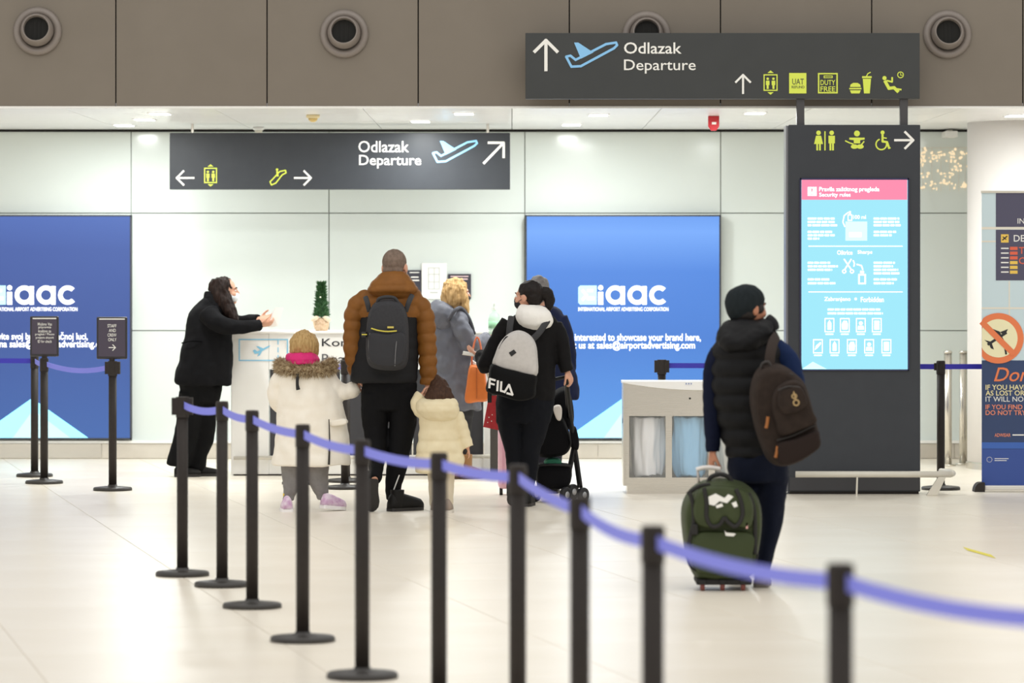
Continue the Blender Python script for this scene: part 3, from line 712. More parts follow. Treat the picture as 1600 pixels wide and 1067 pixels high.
# notices on the wall behind the desk
Yn = YW-.02
def notice(u0, v0, u1, v1, m, lab, lt):
    t = thing('wall_notice', lab, 'notice', (wx((u0+u1)/2, Yn), Yn, wz(v1, Yn)))
    part('sheet', MB().pbox(u0, v0, u1, v1, Yn, Yn, YW-.002), m, t)
    return t
MN = mat('notice_black', '3B3A45', .4)
n1 = notice(636, 422, 658, 467, MN, 'dark notice on the wall partly hidden by the man in brown', 0)
art('lettering_lines', W_print, Yn-.002, [('rect', 640, 425, 655, 426.5), ('rect', 642, 432, 654, 434), ('rect', 643, 437, 655, 439)], n1)
n2 = notice(659, 411, 698, 467, mat('notice_white', 'FBFBF8', .3), 'white framed plan on the wall between two dark notices', 0)
art('plan_lines', mat('print_pale_grey', 'CFD2CF', .5), Yn-.002, [('frame', 669, 418, 687, 452, 1), ('rect', 678, 418, 679, 452), ('rect', 669, 428, 687, 429), ('rect', 669, 440, 687, 441), ('rect', 672, 456, 684, 458)], n2)
n3 = notice(700, 428, 736, 467, MN, 'dark notice on the wall above the blond woman', 0)
art('lettering_lines', mat('print_pinkish', 'E8C9CC', .5), Yn-.002, [('rect', 704, 431, 732, 432.6), ('rect', 722, 435, 731, 437)], n3)

# hand sanitiser on its stand
Yq = 31.6; c = P(772, 522, Yq); x = c.x
t = thing('sanitiser_stand', 'slim dark stand for hand sanitiser at the right end of the desk', 'stand', (x, Yq, 0))
part('base_plate', MB().box(x-.11, x+.11, Yq-.11, Yq+.11, 0, .012), M_dark, t, bev=.003)
part('column', MB().box(x-.032, x+.032, Yq-.02, Yq+.02, .012, c.z-.01), mat('stand_grey', '4A4743', .45, .3), t)
part('tray', MB().box(x-.06, x+.06, Yq-.06, Yq+.06, c.z-.012, c.z-.002), M_steel, t)
t = thing('sanitiser_bottle', 'clear green pump bottle of hand sanitiser', 'bottle', (x, Yq, c.z-.002))
z = c.z-.002
part('bottle', MB().lathe([(.04, 0), (.047, .02), (.047, .13), (.04, .16), (.018, .185), (.016, .20)], (x, Yq, z), 24), mat('gel_green', 'C9EBD3', .15, alpha=.55, spec=.6), t, True)
part('label_sticker', MB().lathe([(.048, .05), (.048, .11)], (x, Yq, z), 24), mat('sticker_green', '9ED8AE', .4, alpha=.7), t, True)
part('pump', MB().lathe([(.018, .20), (.018, .222), (.006, .224), (.006, .255)], (x, Yq, z), 16).box(x-.012, x+.012, Yq-.045, Yq+.012, z+.25, z+.265), mat('pump_white', 'E9F2EA', .4), t)

# ------------------------------------------------------------------ recycling station
Y = 29.2; k = Y/FPX
x0, x1 = wx(978, Y), wx(1207, Y); zb, zt = wz(759, Y), wz(596, Y); D = .42
t = thing('recycling_station', 'brushed steel recycling station with clear windows showing bags', 'bin', (wx(1090, Y), Y, 0))
part('left_side', MB().box(x0-.02, x0, Y+.01, Y+D, zb, zt-.01), M_steel, t)
part('right_side', MB().box(x1, x1+.02, Y+.01, Y+D, zb, zt-.01), M_steel, t)
part('back', MB().box(x0, x1, Y+D-.02, Y+D, zb, zt-.01), M_steel, t)
part('floor_plate', MB().box(x0, x1, Y+.01, Y+D-.02, zb, zb+.015), M_steel, t)
part('plinth', MB().box(x0+.01, x1-.01, Y+.01, Y+D-.03, 0, zb), M_steel, t)
def zz(v): return wz(v, Y)
part('lower_apron', MB().box(x0, x1, Y-.004, Y+.012, zb, zz(746)), M_steel, t)
part('upper_apron', MB().box(x0, x1, Y-.004, Y+.012, zz(650), zz(597.5)), M_steel, t)
wins = [(983, 1040), (1050, 1107), (1117, 1174)]
ed = [978, 983, 1040, 1050, 1107, 1117, 1174, 1207]
for i in range(0, 8, 2): part('mullion', MB().box(wx(ed[i], Y), wx(ed[i+1], Y), Y-.004, Y+.012, zz(746), zz(650)), M_steel, t)
for a, b in wins:
    part('window_pane', MB().box(wx(a, Y), wx(b, Y), Y+.002, Y+.006, zz(746), zz(650)), mat('clear_pane', 'F4FAFC', .08, alpha=.08, spec=.4), t)
# top with bowed front lip
N = 16; op = [(x0-.025+(x1-x0+.05)*i/N) for i in range(N+1)]
mb = MB(); vs = []
for i, x in enumerate(op):
    f = (i/N)*2-1; bow = .035*(1-f*f)
    vs += [(x, Y-.02-bow, zt-.055*(1-f*f)-.008), (x, Y-.02-bow*.3, zt), (x, Y+D+.01, zt), (x, Y+D+.01, zt-.02), (x, Y+.01, zt-.055*(1-f*f)-.012)]
fs = [tuple(range(4, -1, -1)), tuple(N*5+i for i in range(5))]
for i in range(N):
    for j in range(5): q = (j+1) % 5; fs.append((i*5+j, i*5+q, i*5+5+q, i*5+5+j))
part('top_lid', mb.add(vs, fs), mat('lid_white', 'F6F4EE', .3, var=(4, 'F2F0EA')), t)
part('keyhole', MB().lathe([(.008, 0), (.008, -.004)], (wx(1078, Y), Y-.004, zz(622.5)), 12, 'y'), M_black, t)
part('side_latch', MB().box(x0-.024, x0-.018, Y+.12, Y+.16, zz(662), zz(655)), mat('latch_blue', '2F5C84', .4), t)
art('lid_mark', mat('print_mark_blue', '9AA6C8', .5), Y-.052, [('rect', 1071, 598.2, 1073.5, 600.6), ('rect', 1075, 598.2, 1077.5, 600.6), ('rect', 1079, 598.2, 1081, 600.6)], t)
def liner(u0, u1, m, lab):
    rows = []
    for v, sh in ((652, 0), (665, 2), (690, 3), (715, 5), (735, 9), (744, 14)):
        rows.append(((wx(u0+2+sh*.6, Y)+wx(u1-1-sh*.3, Y))/2, Y+.19, zz(v), (wx(u1-1-sh*.3, Y)-wx(u0+2+sh*.6, Y))/2, .15))
    me = remesh(MB().tube(rows, flat=True, n=40), .009, 2, (13, .030, .16))
    for v in me.vertices: v.co.y = max(v.co.y, Y-root_origin(t).y*0+.012)
    return tag(link('bin_bag', me, m, None, True, origin=(wx((u0+u1)/2, Y), Y+.19, zb+.02)), lab, 'bin bag', 'bags in the recycling station')
liner(983, 1040, mat('bag_white', 'FBFAFA', .35, spec=.4), 'crumpled white bin bag behind the left window of the steel bin')
liner(1050, 1107, mat('bag_blue', 'A6D6F8', .3, spec=.4), 'crumpled light blue bin bag behind the middle window of the steel bin')
liner(1117, 1174, mat('bag_pale', 'E9E6DC', .35), 'pale bin bag behind the right window, hidden by the walking man')

# ------------------------------------------------------------------ roll-up banner
Y = 29.5
t = thing('rollup_banner', 'dark blue roll-up banner with no-fly sign and warning text beside the column', 'banner', (wx(1620, Y), Y, 0))
part('base_housing', MB().box(wx(1537, Y), wx(1706, Y), Y-.05, Y+.05, .01, wz(758, Y)), mat('banner_base', 'E3E0D8', .35, .3), t, bev=.008)
for u in (1530, 1713):
    mb = MB(); x = wx(u, Y); pr = [(x-.045, 0)]+[(x-.045+.05*(1-math.cos(a)), .072*math.sin(a)) for a in [i*math.pi/14 for i in range(1, 8)]]+[(x+.035, .072), (x+.035, 0)]
    mb.prism(pr, Y-.075, Y+.075)
    part('end_cap', mb, M_post, t)
sh = part('sheet', MB().pbox(1534, 300, 1707, 758, Y, Y, Y+.006), mat('banner_navy', '31456F', .5, var=(2, '2F4269')), t)
part('top_rail', MB().pbox(1533, 298, 1708, 301.5, Y, Y-.012, Y+.014), M_cream, t)
part('rear_pole', MB().rod((wx(1620, Y), Y+.03, .05), (wx(1620, Y), Y+.03, wz(300, Y)), .01), M_steel, t)
Ya = Y-.002
art('sky_print', mat('print_pale_sky', 'CFE2E8', .5), Ya, [('rect', 1534, 301, 1707, 563)], sh)
art('ceiling_bars', mat('print_cream', 'E9E4D6', .5), Ya-.001, [('rect', 1534, 354.5, 1707, 358.5), ('rect', 1534, 376, 1556, 378.5), ('rect', 1576, 439, 1578, 563), ('rect', 1534, 480, 1707, 483)], sh)
art('board_print', mat('print_board', '514F66', .5), Ya-.002, [('rect', 1556, 301.5, 1707, 354.5), ('rect', 1556, 359, 1707, 438)], sh)
text('lettering', 'INTERNATIONAL', (1590, 341, None, 349.5), Ya-.003, W_print, sh)
text('lettering', 'DEPARTURES', (1584, 367, None, 377.5), Ya-.003, W_print, sh, .005)
MY = mat('print_amber', 'EFC85A', .5); MR = mat('print_red_orange', 'E5674A', .5)
art('plane_tile', MY, Ya-.003, [('rect', 1564, 366, 1576, 379)], sh)
art('plane_mark', K_print, Ya-.004, [('line', [(1566.5, 375), (1573.5, 369)], 1.8), ('line', [(1567, 370), (1572, 374)], 1.5)], sh)
art('time_bars', W_print, Ya-.003, [('rect', 1564, 387+i*7.4, 1576, 389+i*7.4) for i in range(6)], sh)
art('status_bars', MR, Ya-.003, [('rect', 1578, 385.6+i*7.4, 1590, 390.6+i*7.4) for i in range(3)], sh)
art('status_bars', MY, Ya-.003, [('rect', 1578, 385.6+i*7.4, 1590, 390.6+i*7.4) for i in range(3, 6)], sh)
text('lettering', 'TRIP', (1592, 386, None, 396.5), Ya-.003, MR, sh, .01)
text('lettering', 'CANCELLED', (1592, 402, None, 412.5), Ya-.003, MR, sh, .01)
def clipc(cx, cy, r, n=40):
    return [(max(cx+r*math.cos(2*math.pi*i/n), 1534.2), cy+r*math.sin(2*math.pi*i/n)) for i in range(n)]
MO = mat('print_orange', 'EE8250', .5)
art('no_fly_disc', MO, Ya-.005, [('poly', clipc(1560, 528.5, 39.5))], sh)
art('no_fly_field', mat('print_pale_yellow', 'F6EFC4', .5), Ya-.006, [('poly', clipc(1560, 528.5, 30))], sh)
art('no_fly_plane', K_print, Ya-.007, [('line', [(1544, 538), (1572, 520)], 4), ('poly', [(1549, 513), (1562, 518), (1570, 534), (1565, 530)]), ('poly', [(1562, 519), (1575, 514), (1570, 524)]), ('poly', [(1538, 531), (1549, 534), (1553, 546), (1548, 544), (1545, 537)]), ('line', [(1570, 540), (1572, 553)], 3)], sh)
art('no_fly_bar', MO, Ya-.009, [('line', [(1535, 504), (1583, 552)], 9)], sh)
text('lettering', "Don't", (1553, 573, None, 596), Ya-.002, MO, sh, .006, shear=.3)
MC = mat('print_light_yellow', 'F3E7B0', .5); MS = mat('print_salmon', 'F09272', .5)
text('lettering', 'IF YOU HAVE REPORTED', (1540, 601, None, 609), Ya-.002, MC, sh, .012)
text('lettering', 'AS LOST OR STOLEN', (1540, 610, None, 618), Ya-.002, MC, sh, .012)
text('lettering', 'IT WILL NO LONGER', (1540, 619.5, None, 627.5), Ya-.002, W_print, sh)
text('lettering', 'IF YOU FIND IT AGAIN', (1540, 632, None, 639.5), Ya-.002, MS, sh, .012)
text('lettering', 'DO NOT TRY TO USE', (1540, 641, None, 648.5), Ya-.002, MS, sh, .012)
text('lettering', 'ADWISAR', (1554, 677, 1579, 682.5), Ya-.002, MS, sh, .01)
art('small_print', W_print, Ya-.002, [('rect', 1582, 678.5, 1600, 680.5), ('rect', 1554, 716, 1576, 717), ('rect', 1554, 719, 1573, 720)], sh)
art('star_ring', W_print, Ya-.002, [('circ', (1546+4*math.cos(i*.5236), 718+4*math.sin(i*.5236)), .55) for i in range(12)], sh)
art('lower_band', mat('print_mid_blue', '3B66B8', .5), Ya-.0005, [('rect', 1534, 691, 1707, 701)], sh)
art('lower_field', mat('print_blue', '34509A', .5), Ya-.0005, [('rect', 1534, 701.5, 1707, 758)], sh)
# ------------------------------------------------------------------ people
M_skin = mat('skin', 'D9A68C', .5, var=(30, 'D39E84'), spec=.3)
M_skin2 = mat('skin_tan', 'BE8568', .5, var=(30, 'B67C60'), spec=.3)
M_eye = mat('eye_white', 'F0EDE8', .3); M_iris = mat('iris_dark', '2A1C14', .3)
class Fig:
    def __init__(s, u0, Y): s.Y = Y; s.k = Y/FPX; s.o = Vector((wx(u0, Y), Y, 0))
    def p(s, u, v, dy=0): return P(u, v, s.Y+dy)
    def rows(s, rs, ratio=.75, grow=1.0):
        """rows (u, v, half width px[, half depth px[, depth offset m]])"""
        out = []
        for r in rs:
            u, v, a = r[:3]; b = r[3] if len(r) > 3 and r[3] is not None else a*ratio; dy = r[4] if len(r) > 4 else 0
            c = s.p(u, v, dy); out.append((c.x, c.y, c.z, a*s.k*grow, b*s.k*grow))
        return out
class Head:
    """head frame: +y out of the face"""
    def __init__(s, c, yaw=0, pitch=0, k=1.0, roll=0):
        s.c = Vector(c); s.k = k
        s.M = Matrix.Rotation(-math.radians(yaw), 3, 'Z') @ Matrix.Rotation(math.radians(pitch), 3, 'X') @ Matrix.Rotation(math.radians(roll), 3, 'Y')
    def w(s, x, y, z): return s.c+s.M @ (Vector((x, y, z))*s.k)
    def ell(s, mb, c, r): mb.ell(s.w(*c), tuple(q*s.k for q in r), s.M)
    def build(s, mb):
        E = lambda c, r: s.ell(mb, c, r)
        E((0, -.012, .03), (.075, .094, .084)); E((0, .028, -.025), (.061, .063, .085)); E((0, .062, -.092), (.026, .026, .022))
        E((0, .075, .022), (.05, .02, .014)); E((0, .084, -.062), (.022, .012, .012))
        for q in (-1, 1):
            E((q*.077, -.006, -.008), (.010, .022, .032)); E((q*.04, .062, -.03), (.024, .024, .022))
        mb.tube([tuple(s.w(0, .088, .012))+(.008*s.k, .009*s.k), tuple(s.w(0, .106, -.018))+(.011*s.k, .012*s.k), tuple(s.w(0, .10, -.033))+(.014*s.k, .010*s.k)], n=10, sub=6)
    def face(s, parent):
        for q in (-1, 1):
            e = part('eye', MB().ell(s.w(q*.031, .0795, .002), (.0125*s.k, .010*s.k, .008*s.k), s.M, 12, 8), M_eye, parent, True)
            part('iris', MB().ell(s.w(q*.031, .087, .002), (.0058*s.k, .0035*s.k, .0058*s.k), s.M, 10, 6), M_iris, e, True)
            part('eyebrow', MB().tube([tuple(s.w(q*.014, .0935, .024))+(.004, .004), tuple(s.w(q*.032, .090, .028))+(.0045, .004), tuple(s.w(q*.05, .076, .022))+(.003, .003)], n=8, sub=6), mat('brow', '3A2A20', .8), parent, True)
def hand(mb, wrist, d, palm_n, k=1.0, curl=.35, side=1):
    """palm plus five fingers; d = finger direction, palm_n = direction the palm faces, side = thumb side sign"""
    wrist = Vector(wrist); d = Vector(d).normalized(); n = Vector(palm_n); n = (n-d*n.dot(d)).normalized(); s = d.cross(n).normalized()*side
    def tb(ps, r0, r1):
        m = len(ps); mb.tube([tuple(p)+(r0+(r1-r0)*i/(m-1),)*2 for i, p in enumerate(ps)], ref=tuple(n), n=10, sub=8)
    mb.tube([tuple(wrist-d*.02*k)+(.026*k, .02*k), tuple(wrist+d*.02*k)+(.033*k, .017*k), tuple(wrist+d*.06*k)+(.040*k, .015*k), tuple(wrist+d*.092*k)+(.038*k, .013*k)], ref=tuple(n), n=16, sub=8)
    for i, (off, L) in enumerate(((.030, .068), (.0105, .078), (-.0095, .073), (-.029, .058))):
        b = wrist+d*.082*k+s*off*k; ps = [b]; a = curl*.6
        for f in (.45, .32, .23):
            dd = d*math.cos(a)+n*math.sin(a); ps.append(ps[-1]+dd*L*f*k); a += curl*1.3
        tb(ps, .0095*k, .0075*k)
    b = wrist+d*.025*k+s*.028*k
    tb([b, b+(s*.6+d*.7+n*.25)*.035*k, b+(s*.75+d*1.2+n*.55)*.045*k, b+(s*.6+d*1.6+n*.9)*.048*k], .012*k, .0085*k)
def cloth(name, F, lofts, m, parent, vox=.009, it=2, nz=(9, .006), extra=None):
    mb = MB()
    for L in lofts:
        rs = L['r']; mb.tube(F.rows(rs, L.get('ratio', .75), L.get('grow', 1)), n=L.get('n', 28), rip=L.get('rip'), flat=L.get('flat', False), ref=L.get('ref', (0, 1, 0)))
    if extra: extra(mb)
    return link(name, remesh(mb, vox, it, nz), m, parent, True)
def body(name, label, F, lofts, head, hands, m, extra=None, group=None):
    mb = MB()
    for L in lofts: mb.tube(F.rows(L['r'], L.get('ratio', .75), L.get('g', .6)), n=16, flat=L.get('flat', False))
    if head: head.build(mb)
    for h in hands: hand(mb, *h)
    if extra: extra(mb)
    o = link(name, remesh(mb, .0068, 2, dec=.5), m, None, True, origin=F.o)
    return tag(o, label, 'person', group)
def shoe(parent, heel, ang, L=.28, Wd=.095, Hh=.09, mu=None, ms=None, pitch=0, shaft=0):
    """heel: floor point under the heel; ang: heading in degrees, 0 = away from camera, +90 = image right; pitch lifts the heel (about the toe)"""
    hv = Vector(heel); R = Matrix.Rotation(-math.radians(ang), 3, 'Z')
    toe = Vector((0, L, 0)); Rp = Matrix.Rotation(-math.radians(pitch), 3, 'X')
    def X(p):
        p = Vector(p)-toe; p = Rp @ p+toe if pitch else Vector(p)+toe
        return hv+R @ p
    st = MB(); pr = []
    ws = [(0, .30), (.04, .40), (.12, .42), (.25, .40), (.45, .42), (.68, .5), (.85, .44), (.95, .28), (1, .1)]
    def ring(zs, f):
        return [[(s*w_*Wd*f, y*L, z) for s, y, w_ in [(1, y, w_) for y, w_ in ws]+[(-1, y, w_) for y, w_ in reversed(ws)]] for z in zs]
    vs = []; rr = ring([0, .010, .024], 1.04); n = len(rr[0])
    for r in rr: vs += [X(p) for p in r]
    fs = [tuple(range(n-1, -1, -1)), tuple(range(2*n, 3*n))]
    for j in range(2):
        for i in range(n): q = (i+1) % n; fs.append((j*n+i, j*n+q, (j+1)*n+q, (j+1)*n+i))
    part('sole', st.add(vs, fs), ms, parent)
    up = MB(); rows = []
    for y, w_, h in ((.0, .28, .6), (.06, .40, .92), (.2, .41, 1.0), (.38, .40, .92), (.55, .44, .80), (.75, .46, .66), (.9, .40, .54), (.985, .2, .36)):
        rows.append((y*L, w_*Wd, h*Hh))
    vs = []; fs = []; N = 14
    for y, a, h in rows:
        for i in range(N):
            t = math.pi*i/(N-1); vs.append(X((a*math.cos(t)*(1.0 if math.sin(t) < .5 else .95), y, .02+(h-.0)*max(0,math.sin(t))**.7)))
    for j in range(len(rows)-1):
        for i in range(N-1): fs.append((j*N+i, j*N+i+1, (j+1)*N+i+1, (j+1)*N+i))
        fs.append((j*N, (j+1)*N, (j+1)*N+N-1, j*N+N-1))
    fs += [tuple(range(N)), tuple(range((len(rows)-1)*N, len(rows)*N))]
    up.add(vs, fs)
    if shaft: up.tube([tuple(X((0, .07, .03)))+(.045, .05), tuple(X((0, .07, shaft)))+(.05, .055)], n=16)
    return part('shoe', up, mu, parent, True)

# ============ man in the brown puffer jacket
F = Fig(612, 27.2); K = F.k
legs = [dict(r=[(608, 592, 42, 26), (608, 615, 44, 27), (606, 640, 40, 25)], flat=True),
        dict(r=[(629, 615, 24, 24), (630, 660, 21, 21), (624, 700, 18, 18), (620, 726, 16.5, 16), (616, 752, 13.5, 14), (615, 770, 12, 13), (615, 781, 11, 12)], ratio=1),
        dict(r=[(588, 615, 24, 24), (586, 660, 20, 20), (588, 695, 16, 17, -.03), (589, 718, 13, 15, -.10), (587, 738, 11, 13, -.2), (585, 750, 10, 11, -.27)], ratio=1)]
tors = [dict(r=[(617, 446, 20, 17), (615, 456, 40, 22), (612, 470, 49, 27), (609, 500, 49, 29), (605, 540, 49, 30), (601, 575, 51, 31), (600, 590, 52, 31), (600, 597, 50, 30)], flat=True)]
aL = [(580, 461, 11), (564, 472, 15), (555, 488, 16), (553, 512, 15.5), (552, 545, 14.5), (554, 568, 13, 13, .03), (558, 584, 11, 11, .06)]
aR = [(638, 462, 11), (652, 473, 15), (662, 492, 16), (666, 525, 15), (668, 560, 14), (669, 585, 12.5), (668, 601, 11)]
hd = Head(F.p(617, 418, .03), 14, -2, 1.1)
neck = dict(r=[(617, 462, 17, 15, .01), (617, 440, 13, 13, .02), (617, 425, 13, 13, .03)], g=1)
man = body('person', 'man with cropped hair in brown puffer jacket holding two children by the hand', F,
           tors+legs+[dict(r=aL), dict(r=aR), neck], hd,
           [(F.p(559, 584, .06), (.05, .1, -1), (1, .1, 0), 1.0, .55, 1), (F.p(668, 599), (-.02, .05, -1), (-1, .1, 0), 1.0, .6, 1)], M_skin)
hd.face(man)
M_brown = mat('puffer_brown', '86551F', .6, bump=(120, .12), var=(14, '7C4E1B'), spec=.3)
M_char = mat('puffer_charcoal', '1E1E20', .65, bump=(120, .12), spec=.2)
rp = (.078, .0155)
jk = cloth('jacket', F, [dict(r=[(617, 444, 21, 18), (615, 455, 41, 23), (612, 470, 50, 28), (610, 482, 50.5, 29), (609, 496, 51, 30)], flat=True, rip=rp, n=36),
                         dict(r=aL, ratio=1, rip=rp), dict(r=aR, ratio=1, rip=rp)], M_brown, man, .0068, 1, (12, .004))
cloth('lower_panel', F, [dict(r=[(609, 489, 47, 30), (606, 520, 48, 30), (604, 550, 50, 31), (601, 580, 52, 32), (600, 592, 52, 32), (600, 598, 50, 31)], flat=True, rip=(.085, .006), n=36)], M_char, jk, .009, 1, (10, .005))
cloth('hood', F, [dict(r=[(615, 424, 17, 15, -.03), (615, 431, 24, 21, -.05), (614, 441, 33, 24, -.06), (614, 451, 39, 25, -.07), (613, 458, 36, 21, -.08), (613, 466, 20, 12, -.08)], flat=True, rip=(.055, .010), n=36)], M_brown, jk, .007, 1, (14, .004))
part('collar_edge', MB().tube(F.rows([(632, 440, 3, 3, -.03), (640, 445, 3, 3, .0), (648, 452, 3, 3, .02)]), n=8, sub=8), M_char, jk, True)
cloth('trousers', F, legs, mat('trousers_black', '101012', .8, bump=(200, .1), spec=.15), man, .009, 2, (9, .009))
cloth('cuff', F, [dict(r=[(558, 582, 11.5, 11.5, .055), (559, 587, 11, 11, .06)], ratio=1)], M_brown, jk, .006, 1, None)
part('reflective_stripe', MB().tube(F.rows([(624, 742, .9, .6, -.070), (619, 755, 1.0, .6, -.066), (613.5, 770, 1.0, .6, -.060)]), n=6, sub=8), mat('reflective', 'E8E8E6', .3), man)
hair = MB(); hd.ell(hair, (0, -.014, .034), (.078, .0965, .086)); hd.ell(hair, (0, -.045, -.02), (.066, .058, .06))
link('hair', remesh(hair, .006, 1, (60, .002)), mat('hair_cropped', '76665A', .85, var=(40, '8A776A'), bump=(500, .5), spec=.2), man, True)
M_shoeb = mat('shoe_black', '151413', .6, spec=.25); M_soleb = mat('sole_black', '262423', .6)
shoe(man, Vector((wx(609, 27.15), 27.08, 0)), 50, .30, .11, .115, M_shoeb, M_soleb, shaft=.15)
shoe(man, Vector((wx(584, 26.95), 26.78, 0)), -4, .27, .105, .11, M_shoeb, M_soleb, pitch=58, shaft=.15)

# grey backpack
Yb = 26.92
t = thing('backpack', 'dark grey backpack with yellow-edged zip on the back of the man in brown', 'backpack', F.p(605, 580, -.2))
M_pk = mat('pack_grey', '3C3C3F', .8, bump=(300, .25), spec=.2, var=(50, '38383B'))
out = [(580, 480), (590, 470), (606, 467), (622, 470), (633, 482), (638, 505), (639, 540), (637, 565), (628, 577), (604, 579), (581, 574), (573, 560), (572, 530), (574, 500)]
part('main_compartment', MB().puff(out, 27.0, Yb-.10, Yb+.14, .18), M_pk, t, True)
part('front_pocket', MB().puff([(580, 519), (606, 521), (632, 519), (634, 545), (632, 564), (622, 571), (604, 573), (587, 569), (578, 560), (577, 540)], 27.0, Yb-.145, Yb-.02, .12), mat('pack_pocket', '38383B', .8, bump=(300, .25), spec=.2), t, True)
part('zip', MB().tube(F.rows([(580, 513, 1.1, 1, -.395), (592, 516.5, 1.1, 1, -.40), (606, 518, 1.1, 1, -.402), (620, 517, 1.1, 1, -.398)]), n=6, sub=16), mat('zip_yellow', 'D8C94E', .5), t)
part('side_seam', MB().tube(F.rows([(577, 560, .8, .8, -.38), (576, 535, .8, .8, -.39), (578, 520, .8, .8, -.39)]), n=6, sub=8), mat('pack_trim', '6A6A6C', .6), t)
part('side_seam', MB().tube(F.rows([(617, 572, .8, .8, -.42), (618, 550, .8, .8, -.43), (620, 530, .8, .8, -.42)]), n=6, sub=8), mat('pack_trim', '6A6A6C', .6), t)
part('label_patch', MB().pbox(606, 509.5, 616, 512.5, Yb, Yb-.112, Yb-.10), mat('patch_gold', 'C9B85C', .5), t)
part('grab_handle', MB().tube(F.rows([(590, 474, 2.6, 2, -.30), (592, 467, 2.6, 2, -.31), (604, 464, 2.8, 2, -.32), (617, 466, 2.6, 2, -.31), (623, 476, 2.6, 2, -.30)]), n=8, sub=20), mat('webbing', '333335', .8), t, True)
for a, b in (((577, 487), (571, 469)), ((634, 487), (644, 466))):
    part('shoulder_strap', MB().tube(F.rows([(a[0], a[1], 3.6, 2, -.22), ((a[0]+b[0])/2, (a[1]+b[1])/2-5, 4, 2, -.22), (b[0], b[1]-5, 4, 2, -.14)]), n=8, sub=12), MATS['webbing'], t, True)
for u, v in ((570, 522), (626, 527)):
    part('buckle', MB().pbox(u-3.5, v-4, u+3.5, v+4, 27.0, Yb-.13, Yb-.03), mat('buckle_black', '222224', .5), t, bev=.004)
    part('buckle_pull', MB().pbox(u-3, v-1, u+5, v+.6, 27.0, Yb-.137, Yb-.13), MATS['zip_yellow'], t)

# ============ girl in cream parka
F = Fig(483, 27.25)
hd = Head(F.p(475, 541, .02), 8, 0, .93)
M_parka = mat('parka_cream', 'FAF4E7', .75, bump=(150, .15), spec=.25, var=(10, 'F6EEDF'))
tors = [dict(r=[(475, 568, 28, 20), (476, 582, 42, 26), (480, 602, 47, 30), (485, 630, 51, 34), (488, 660, 55, 36), (488, 690, 58, 38), (487, 715, 61.5, 40), (486, 727, 62, 40)], flat=True, rip=(.16, .006), n=40)]
aL = [(440, 588, 14), (430, 606, 11), (430, 624, 10), (438, 638, 10, 10, .06), (448, 643, 9, 9, .16)]
aR = [(508, 588, 15), (522, 606, 14), (538, 613, 12.5), (550, 610, 11), (560, 604, 9.5)]
legs = [dict(r=[(480, 700, 40, 26), (480, 720, 40, 26)], flat=True), dict(r=[(458, 715, 18, 18), (457, 745, 16.5, 16), (455, 762, 13, 14), (452, 772, 9.5, 11), (451, 782, 9, 10)], ratio=1),
        dict(r=[(497, 715, 18, 18), (496, 742, 17, 16), (500, 760, 14, 14), (504, 771, 10, 11), (505, 780, 9, 10)], ratio=1)]
girl = body('person', 'blond girl in long cream parka with fur collar and pink scarf, seen from behind', F, tors+legs+[dict(r=aL), dict(r=aR), dict(r=[(475, 580, 14, 13), (475, 555, 11, 11)], g=1)], hd,
            [(F.p(559, 604), (.5, .1, 1.0), (1, .2, -.4), .72, .5, 1), (F.p(447, 643, .16), (.2, 1, -.2), (1, 0, 0), .7, .4, 1)], M_skin)
hd.face(girl)
pk = cloth('parka', F, tors+[dict(r=aL, ratio=1, rip=(.09, .006)), dict(r=aR, ratio=1, rip=(.07, .006))], M_parka, girl, .009, 2, (7, .012))
part('back_vent', MB().tube(F.rows([(514, 655, .8, 1, -.165), (515, 690, 1.1, 1, -.168), (514, 726, 1.6, 1.2, -.172)]), n=6, sub=10), mat('vent_dark', '2A2622', .8), pk)
part('pocket_flap', MB().puff([(517, 657), (540, 653), (543, 661), (519, 665)], 27.25, 27.25-.155, 27.25-.08, .2), M_parka, pk, True)
part('toggle_strap', MB().tube(F.rows([(465, 584, 2.4, .8, -.155), (464.5, 600, 2.4, .8, -.165), (466, 609, 3.2, 1.0, -.170)]), n=8, sub=8), mat('strap_black', '1C1A1A', .7), pk)
mb = MB(); random.seed(3)
for i in range(3600):
    a = random.uniform(-.25, math.pi+.25); b = random.uniform(0, 6.283)
    cx = 478+40*math.cos(a); cy = -.02-.125*math.sin(a)+.02; cv = 572+math.sin(a)*6
    c = F.p(cx, cv, cy); n0 = Vector((math.cos(a), -math.sin(a), 0)); d = (n0*math.cos(b)+Vector((0, 0, 1))*math.sin(b)+Vector((random.gauss(0, .35), random.gauss(0, .35), random.gauss(0, .35)-.2))).normalized()
    r = .030; p = c+(n0*math.cos(b)*.8+Vector((0, 0, 1))*math.sin(b))*r; e = p+d*random.uniform(.025, .055); s = d.orthogonal().normalized()*.0032; q = d.cross(s).normalized()*.0032
    mb.add([p+s, p-s*.5+q, p-s*.5-q, e], [(0, 1, 3), (1, 2, 3), (2, 0, 3), (2, 1, 0)])
mb.tube([tuple(F.p(478+40*math.cos(a), 572+6*math.sin(a), -.125*math.sin(a)))+(.034, .034) for a in [-.3+i*.37 for i in range(11)]], ref=(0, 0, 1), n=10)
o = part('fur_trim', mb, mat('fur_beige', 'D8C6A4', .9, var=(45, '7E6444'), spec=.2), pk); o['kind'] = 'stuff'
cloth('scarf', F, [dict(r=[(472, 551, 20, 20, -.03), (472, 556, 25, 25, -.03), (473, 562, 27, 28, -.03), (474, 569, 25, 27, -.03)], flat=True, rip=(.03, .006))], mat('scarf_pink', 'D81E72', .7, bump=(200, .2)), girl, .006, 1, (20, .006))
